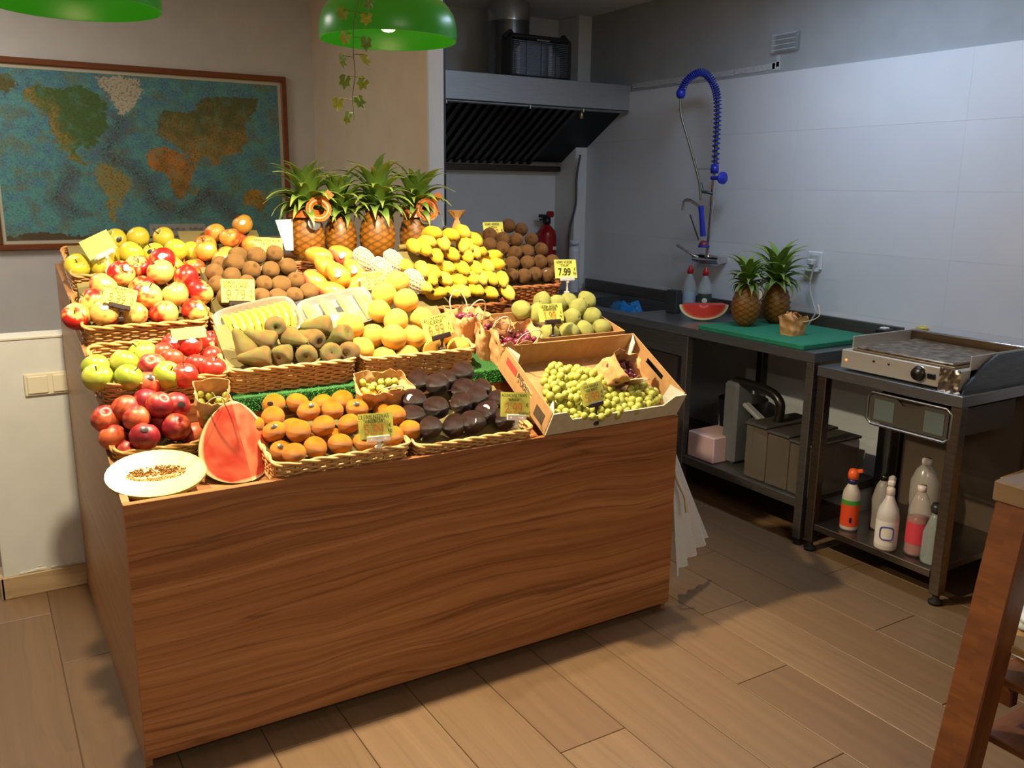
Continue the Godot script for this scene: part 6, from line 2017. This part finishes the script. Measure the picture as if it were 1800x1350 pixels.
	part(gr, "rear_rail", MB.new().tube([Vector3(0.45, 0.122, 0.02), Vector3(0.45, 0.122, 0.48)], 0.009, 10), chrome)
	part(gr, "knob", MB.new().lathe([Vector2(0.0, 0.0), Vector2(0.026, 0.0), Vector2(0.027, 0.006), Vector2(0.023, 0.02), Vector2(0.0, 0.023)], 24), mat("black_bakelite", "15130f", 0.3), Transform3D(Basis(Vector3.BACK, PI / 2), Vector3(0.0, 0.046, 0.345)))
	part(gr, "knob_ring", MB.new().tube(arc(Vector3(-0.002, 0.046, 0.345), 0.028, 0, TAU, Vector3.UP, Vector3.BACK, 24), 0.002, 6), chrome)
	var ind := mat("indicator_light", "ff9a4a", 0.3)
	ind.emission_enabled = true
	ind.emission = Color(1.0, 0.45, 0.12)
	ind.emission_energy_multiplier = 2.0
	part(gr, "indicator_light", MB.new().lathe([Vector2(0.0, 0.0), Vector2(0.005, 0.0), Vector2(0.004, 0.003), Vector2(0.0, 0.004)], 10), ind, Transform3D(Basis(Vector3.BACK, PI / 2), Vector3(0.0, 0.042, 0.025)))
	for z in [0.15, 0.215]: part(gr, "screw", MB.new().lathe([Vector2(0.0, 0.0), Vector2(0.005, 0.0), Vector2(0.004, 0.003), Vector2(0.0, 0.003)], 10), mat("black_bakelite"), Transform3D(Basis(Vector3.BACK, PI / 2), Vector3(0.0, 0.058, z)))
	part(gr, "switch", MB.new().box(Vector3(-0.004, 0.045, 0.395), Vector3(0.008, 0.02, 0.03), 0.002), mat("black_bakelite"))
	var foilm := MB.new()
	Pq = []
	var nz2 := noise(71, 30.0, 3)
	for i in 9:
		var row := []
		for k in 9:
			row.append(Vector3(-0.006 + nz2.get_noise_2d(i, k) * 0.012, 0.0 + 0.085 * k / 8.0, 0.425 + 0.085 * i / 8.0 + nz2.get_noise_2d(k, i + 50) * 0.008))
		Pq.append(row)
	part(gr, "foil_wrap", foilm.grid(Pq), mat("foil", "c6c9c8", 0.22, 1.0))
	one("lemon_half", "small yellow lemon piece on the ledge behind the griddle", "lemon", fruit_shape("golden_apple", 1), skin("golden_apple"), Transform3D(Basis().scaled(Vector3(0.02, 0.011, 0.026)), Vector3(3.475, 0.922, -2.27)))
	var ck := one("black_box", "small black box with a white tab beside the griddle", "box", MB.new().box(Vector3(0, 0.03, 0), Vector3(0.07, 0.06, 0.05), 0.004), mat("black_bakelite"), Transform3D(Basis(), Vector3(3.40, yc, -2.40)))
	part(ck, "white_tab", MB.new().box(Vector3(0, 0.064, 0), Vector3(0.03, 0.008, 0.03), 0.002), mat("white_plastic"))
	# ------ bottles on the lower shelf of the small table
	var ys := 0.1285
	var sp1 := oy(1491, 929, ys)
	var b1 = bottle("spray bottle with orange label, green band and orange trigger", sp1, [Vector2(0.0, 0.0), Vector2(0.034, 0.0), Vector2(0.036, 0.01), Vector2(0.036, 0.14), Vector2(0.032, 0.165), Vector2(0.02, 0.19), Vector2(0.016, 0.2), Vector2(0.0, 0.2)], mat("milky_plastic", "b8aca0", 0.4), [Vector2(0.0, 0.198), Vector2(0.019, 0.198), Vector2(0.019, 0.218), Vector2(0.0, 0.218)], mat("navy_plastic", "1c2058", 0.4), [Vector2(0.0366, 0.02), Vector2(0.0366, 0.112)], mat("orange_label", "d4461a", 0.5), "spray_bottle")
	part(b1, "green_band", MB.new().lathe([Vector2(0.0367, 0.112), Vector2(0.0367, 0.132)], 24), mat("green_label", "3f8a2c", 0.5))
	part(b1, "blue_mark", MB.new().box(Vector3(-0.026, 0.05, 0.026), Vector3(0.016, 0.022, 0.004), 0.001), mat("navy_plastic"), Transform3D())
	part(b1, "orange_trigger", MB.new().lathe([Vector2(0.0, 0.216), Vector2(0.021, 0.218), Vector2(0.022, 0.24), Vector2(0.016, 0.258), Vector2(0.0, 0.262)], 16), mat("orange_plastic", "e05a1c", 0.4))
	part(b1, "nozzle", MB.new().beam(Vector3(0.0, 0.248, 0.0), Vector3(0.02, 0.256, 0.03), 0.018, 0.016, 0.004), mats["orange_plastic"])
	var b2 = bottle("white trigger spray bottle with blue printed label", oy(1555, 963, ys), [Vector2(0.0, 0.0), Vector2(0.04, 0.0), Vector2(0.042, 0.01), Vector2(0.042, 0.135), Vector2(0.036, 0.165), Vector2(0.018, 0.205), Vector2(0.013, 0.225), Vector2(0.0, 0.226)], mat("white_spray", "b9b0aa", 0.4), [], null, [Vector2(0.0426, 0.022), Vector2(0.0426, 0.122)], mat("label_white", "cfc8c0", 0.5), "spray_bottle")
	trigger_head(b2, 0.222, mat("white_trigger", "d6c8c2", 0.4), 0.55)
	var face := Basis(Vector3.UP, -0.95)
	var lg := MB.new()
	var rp := []
	for k in 24:
		var a := TAU * k / 24
		rp.append(Vector3(signf(cos(a)) * pow(absf(cos(a)), 0.5) * 0.024, 0.075 + signf(sin(a)) * pow(absf(sin(a)), 0.5) * 0.026, 0.036 + 0.007 * cos(a) * cos(a) * -1.0 + 0.0075))
	lg.tube(rp, 0.0026, 6, true)
	part(b2, "label_emblem", lg, mat("emblem_blue", "3a3a8c", 0.5), Transform3D(face, Vector3.ZERO))
	bottle("grey bottle with black cap behind the white spray bottle", oy(1540, 930, ys) + Vector3(0.02, 0, 0), [Vector2(0.0, 0.0), Vector2(0.038, 0.0), Vector2(0.04, 0.01), Vector2(0.04, 0.13), Vector2(0.028, 0.185), Vector2(0.015, 0.21), Vector2(0.0, 0.212)], mat("grey_hdpe", "8d8680", 0.45), [Vector2(0.0, 0.21), Vector2(0.016, 0.21), Vector2(0.016, 0.232), Vector2(0.0, 0.232)], mat("black_bakelite"))
	bottle("big clear jug with white cap at the back of the shelf", oy(1590, 938, ys) + Vector3(0.13, 0, -0.02), [Vector2(0.0, 0.0), Vector2(0.05, 0.0), Vector2(0.055, 0.02), Vector2(0.055, 0.2), Vector2(0.035, 0.25), Vector2(0.016, 0.27), Vector2(0.0, 0.271)], glass("jug_plastic", "cfc8bf", 0.5, 0.2), [Vector2(0.0, 0.27), Vector2(0.02, 0.27), Vector2(0.02, 0.295), Vector2(0.0, 0.295)], mat("white_trigger"))
	bottle("clear bottle of red cleaning liquid with pink label", oy(1602, 975, ys) + Vector3(0.02, 0, 0.0), [Vector2(0.0, 0.0), Vector2(0.038, 0.0), Vector2(0.041, 0.012), Vector2(0.041, 0.15), Vector2(0.039, 0.16), Vector2(0.041, 0.17), Vector2(0.039, 0.185), Vector2(0.03, 0.225), Vector2(0.015, 0.255), Vector2(0.0, 0.256)], glass("clear_pet", "d9c8c4", 0.25, 0.08), [Vector2(0.0, 0.255), Vector2(0.017, 0.255), Vector2(0.017, 0.278), Vector2(0.0, 0.278)], mat("white_trigger"), [Vector2(0.0416, 0.05), Vector2(0.0416, 0.135)], mat("pink_label", "c23a48", 0.5), "cleaner_bottle", [Vector2(0.0, 0.004), Vector2(0.036, 0.004), Vector2(0.0385, 0.014), Vector2(0.0385, 0.15), Vector2(0.0, 0.151)], mat("red_liquid", "8a1c14", 0.15))
	bottle("empty clear bottle with dark cap at the table leg", oy(1632, 990, ys) + Vector3(0.015, 0, -0.0), [Vector2(0.0, 0.0), Vector2(0.036, 0.0), Vector2(0.04, 0.01), Vector2(0.04, 0.12), Vector2(0.022, 0.175), Vector2(0.013, 0.2), Vector2(0.0, 0.2)], glass("clear_square", "b9c4c0", 0.35, 0.08), [Vector2(0.0, 0.2), Vector2(0.02, 0.2), Vector2(0.024, 0.22), Vector2(0.018, 0.235), Vector2(0.0, 0.236)], mat("dark_cap", "26262a", 0.4))
	# ------ things under the long counter
	var yl := 0.2055
	var vc = thing("food_machine", "grey and black kitchen machine with looped handle under the counter", "machine", Vector3(3.12, yl, -2.87))
	part(vc, "column", MB.new().span(Vector3(-0.10, 0, -0.10), Vector3(0.02, 0.40, -0.01), 0.015), mat("grey_machine", "5d5f62", 0.45))
	part(vc, "bowl", MB.new().lathe([Vector2(0.0, 0.0), Vector2(0.085, 0.0), Vector2(0.095, 0.05), Vector2(0.09, 0.24), Vector2(0.0, 0.25)], 24), mat("bowl_grey", "55585b", 0.4), Transform3D(Basis(), Vector3(-0.03, 0, 0.13)))
	part(vc, "handle", MB.new().tube(smooth_path([Vector3(-0.06, 0.40, -0.06), Vector3(-0.06, 0.40, 0.05), Vector3(-0.06, 0.385, 0.17), Vector3(-0.06, 0.34, 0.22), Vector3(-0.06, 0.25, 0.21)], 6), 0.022, 10), mat("black_bakelite"))
	part(vc, "spout", MB.new().beam(Vector3(-0.05, 0.3, 0.0), Vector3(-0.05, 0.24, 0.12), 0.04, 0.02, 0.005), mat("light_grey_plastic", "8b8d90", 0.4))
	for k in 3:
		var bx := one("storage_box", ["clear plastic storage box next to the kitchen machine", "clear plastic storage box in the middle under the counter", "clear plastic storage box next to the counter leg"][k], "box", MB.new().span(Vector3(-0.12, 0, -0.062), Vector3(0.2, 0.25 - 0.01 * k, 0.062), 0.01), glass("frosted_box", "6a6054", 0.6, 0.2), Transform3D(Basis(), Vector3(3.06, yl, -2.675 + k * 0.127)))
		part(bx, "lid", MB.new().span(Vector3(-0.124, 0.25 - 0.01 * k, -0.063), Vector3(0.204, 0.262 - 0.01 * k, 0.063), 0.003), mat("lid_grey", "3f3a35", 0.4))
	one("pink_box", "pale pink box under the counter beside the white apron", "box", MB.new().span(Vector3(-0.08, 0, -0.09), Vector3(0.12, 0.13, 0.09), 0.006), mat("pale_pink_card", "b89a98", 0.7), Transform3D(Basis(), Vector3(3.02, yl, -3.02)))
	one("bucket", "dark bucket standing under the sink counter", "bucket", MB.new().lathe([Vector2(0.0, 0.0), Vector2(0.1, 0.0), Vector2(0.125, 0.25), Vector2(0.12, 0.25), Vector2(0.097, 0.006), Vector2(0.0, 0.006)], 24), mat("dark_bucket", "1e1e22", 0.5), Transform3D(Basis(), Vector3(3.3, yl, -3.1)))
	one("carton", "brown cardboard carton on the floor beside the griddle table", "carton", MB.new().span(Vector3(-0.12, 0, -0.09), Vector3(0.15, 0.5, 0.09), 0.004), cardboard(), Transform3D(Basis(Vector3.UP, 0.06), Vector3(3.2, 0.0, -1.56)))
	var sh2 = thing("wall_shelf_unit", "dark low equipment shelf against the wall past the griddle table", "shelf", Vector3(3.2, 0, -1.15))
	part(sh2, "top", MB.new().span(Vector3(0.0, 0.68, -0.30), Vector3(0.285, 0.72, 0.35), 0.003), mat("shelf_dark", "2a2a2c", 0.5))
	part(sh2, "body", MB.new().span(Vector3(0.06, 0.0, -0.28), Vector3(0.285, 0.68, 0.35), 0.003), mat("shelf_black", "17171a", 0.6))

func guard_shape() -> MB:
	var g := MB.new()
	g.xf = Transform3D(Basis(Vector3.UP, PI / 2), Vector3.ZERO)   # prism's x becomes depth, its z becomes -x
	g.prism([Vector2(0.0, 0.0), Vector2(0.02, 0.03), Vector2(0.13, 0.10), Vector2(0.20, 0.128), Vector2(0.5, 0.128), Vector2(0.52, 0.11), Vector2(0.52, 0.0)], -0.012, 0.0)
	return g

func build_foreground():
	# white apron hanging at the stand's right side
	var ap = thing("apron", "white apron hanging from the right side of the stand", "apron", Vector3(2.045, 0.62, -2.28))
	var P := []
	for i in 17:
		var s := i / 16.0
		var row := []
		for k in 25:
			var f := k / 24.0
			var fold := sin(f * 24.0 + s * 1.0) * 0.012 * s
			row.append(Vector3(0.02 + 0.05 * s + 0.215 * s * f + fold * 0.4, -0.53 * s * (1.0 - 0.17 * f), 0.015 - 0.05 * f * s + fold))
		P.append(row)
	part(ap, "cloth", MB.new().sheet(P, 0.002), tri_mat("apron_cloth", "ffffff", 0.85, 0.0, ntex("cloth_weave", 0.08, 3, "c4c6c8", "d4d6d8"), Vector3(4, 4, 4)))
	part(ap, "hook", MB.new().tube(smooth_path([Vector3(-0.008, 0.0, 0.0), Vector3(0.01, -0.004, 0.005), Vector3(0.022, 0.008, 0.015)], 5), 0.003, 6), mat("chrome"))
	part(ap, "knotted_strap", MB.new().tube(smooth_path([Vector3(0.012, -0.06, 0.03), Vector3(0.03, -0.14, 0.045), Vector3(0.055, -0.2, 0.06), Vector3(0.06, -0.26, 0.07)], 6), 0.006, 6), mat("strap_cloth", "b4ac9c", 0.9))
	# wooden table at the right edge
	var D := 2.05
	var top := EYE + dirpx(1746, 842) * D
	var fy := top.y
	var tb = thing("wooden_table", "dark stained wooden table with open shelves at the right", "table", Vector3(top.x + 0.05, 0, top.z))
	var o: Vector3 = tb.position
	var wd := wood_mat("table_wood", 1.0, 0.3, "4f2a10", "74421c", "351a08", 131, 0.42, 0.6, 256, 96)
	var b := Basis(Vector3.UP, 0.0)
	var x0 := top.x - 0.004
	var z1 := top.z + 0.004
	part(tb, "top", MB.new().span(Vector3(x0, fy - 0.05, z1) - o, Vector3(x0 + 0.8, fy, z1 + 0.9) - o, 0.004), wood_mat("table_top_wood", 1.0, 0.3, "5d4a36", "7d6448", "4a3826", 137, 0.4, 0.5, 256, 96))
	for e in [[0.0, 0.004], [0.0, 0.8], [0.7, 0.004], [0.7, 0.8]]:
		part(tb, "leg", MB.new().beam(Vector3(x0 + 0.0 + e[0] - (0.06 if e[0] < 0.1 else -0.06), 0, z1 + e[1] + 0.02) - o, Vector3(x0 + 0.046 + e[0], fy - 0.05, z1 + e[1] + 0.044) - o, 0.082, 0.082, 0.004), wd)
	for y in [0.45, 0.36, 0.2]:
		part(tb, "shelf", MB.new().span(Vector3(x0 + 0.03, y - 0.02, z1 + 0.03) - o, Vector3(x0 + 0.75, y, z1 + 0.85) - o, 0.003), mat("shelf_plywood", "a07a4a", 0.6) if y > 0.4 else wd)
	part(tb, "bracket", MB.new().span(Vector3(x0 + 0.084, 0.26, z1 + 0.02) - o, Vector3(x0 + 0.115, 0.34, z1 + 0.07) - o, 0.003), wd)
	for k in 5:
		var w := one("white_package", "flat white paper package stacked on the wooden table's shelves", "package", soft_slab(0.24, 0.022, 0.26, 80 + k), mat("package_white_%d" % (k % 2), ["c9cdd0", "b4bab8"][k % 2], 0.5), Transform3D(Basis(Vector3.UP, 0.15 * k - 0.2), Vector3(x0 + 0.25, [0.36, 0.382, 0.404, 0.45, 0.472][k] + 0.0005, z1 + 0.12)), "white packages on the table")

func soft_slab(w: float, h: float, d: float, sd: int) -> MB:
	var nz := noise(sd, 12.0, 3)
	var mb := MB.new()
	var P := []
	for i in 13:
		var row := []
		for k in 24:
			var a := TAU * k / 24
			var e := PI * i / 12.0
			var px := signf(cos(a)) * pow(absf(cos(a)), 0.35)
			var pz := signf(sin(a)) * pow(absf(sin(a)), 0.35)
			var rr := pow(sin(clampf(e, 0.0, PI)), 0.3)
			var yy := -cos(e)
			row.append(Vector3(px * w * 0.5 * rr, h * 0.5 + signf(yy) * pow(absf(yy), 0.5) * h * 0.5 * (1.0 if i < 7 else 1.0) + (nz.get_noise_2d(px * 3.0, pz * 3.0) * 0.004 if i > 6 and i < 12 else 0.0), pz * d * 0.5 * rr))
		P.append(row)
	mb.grid(P, false, true)
	return mb
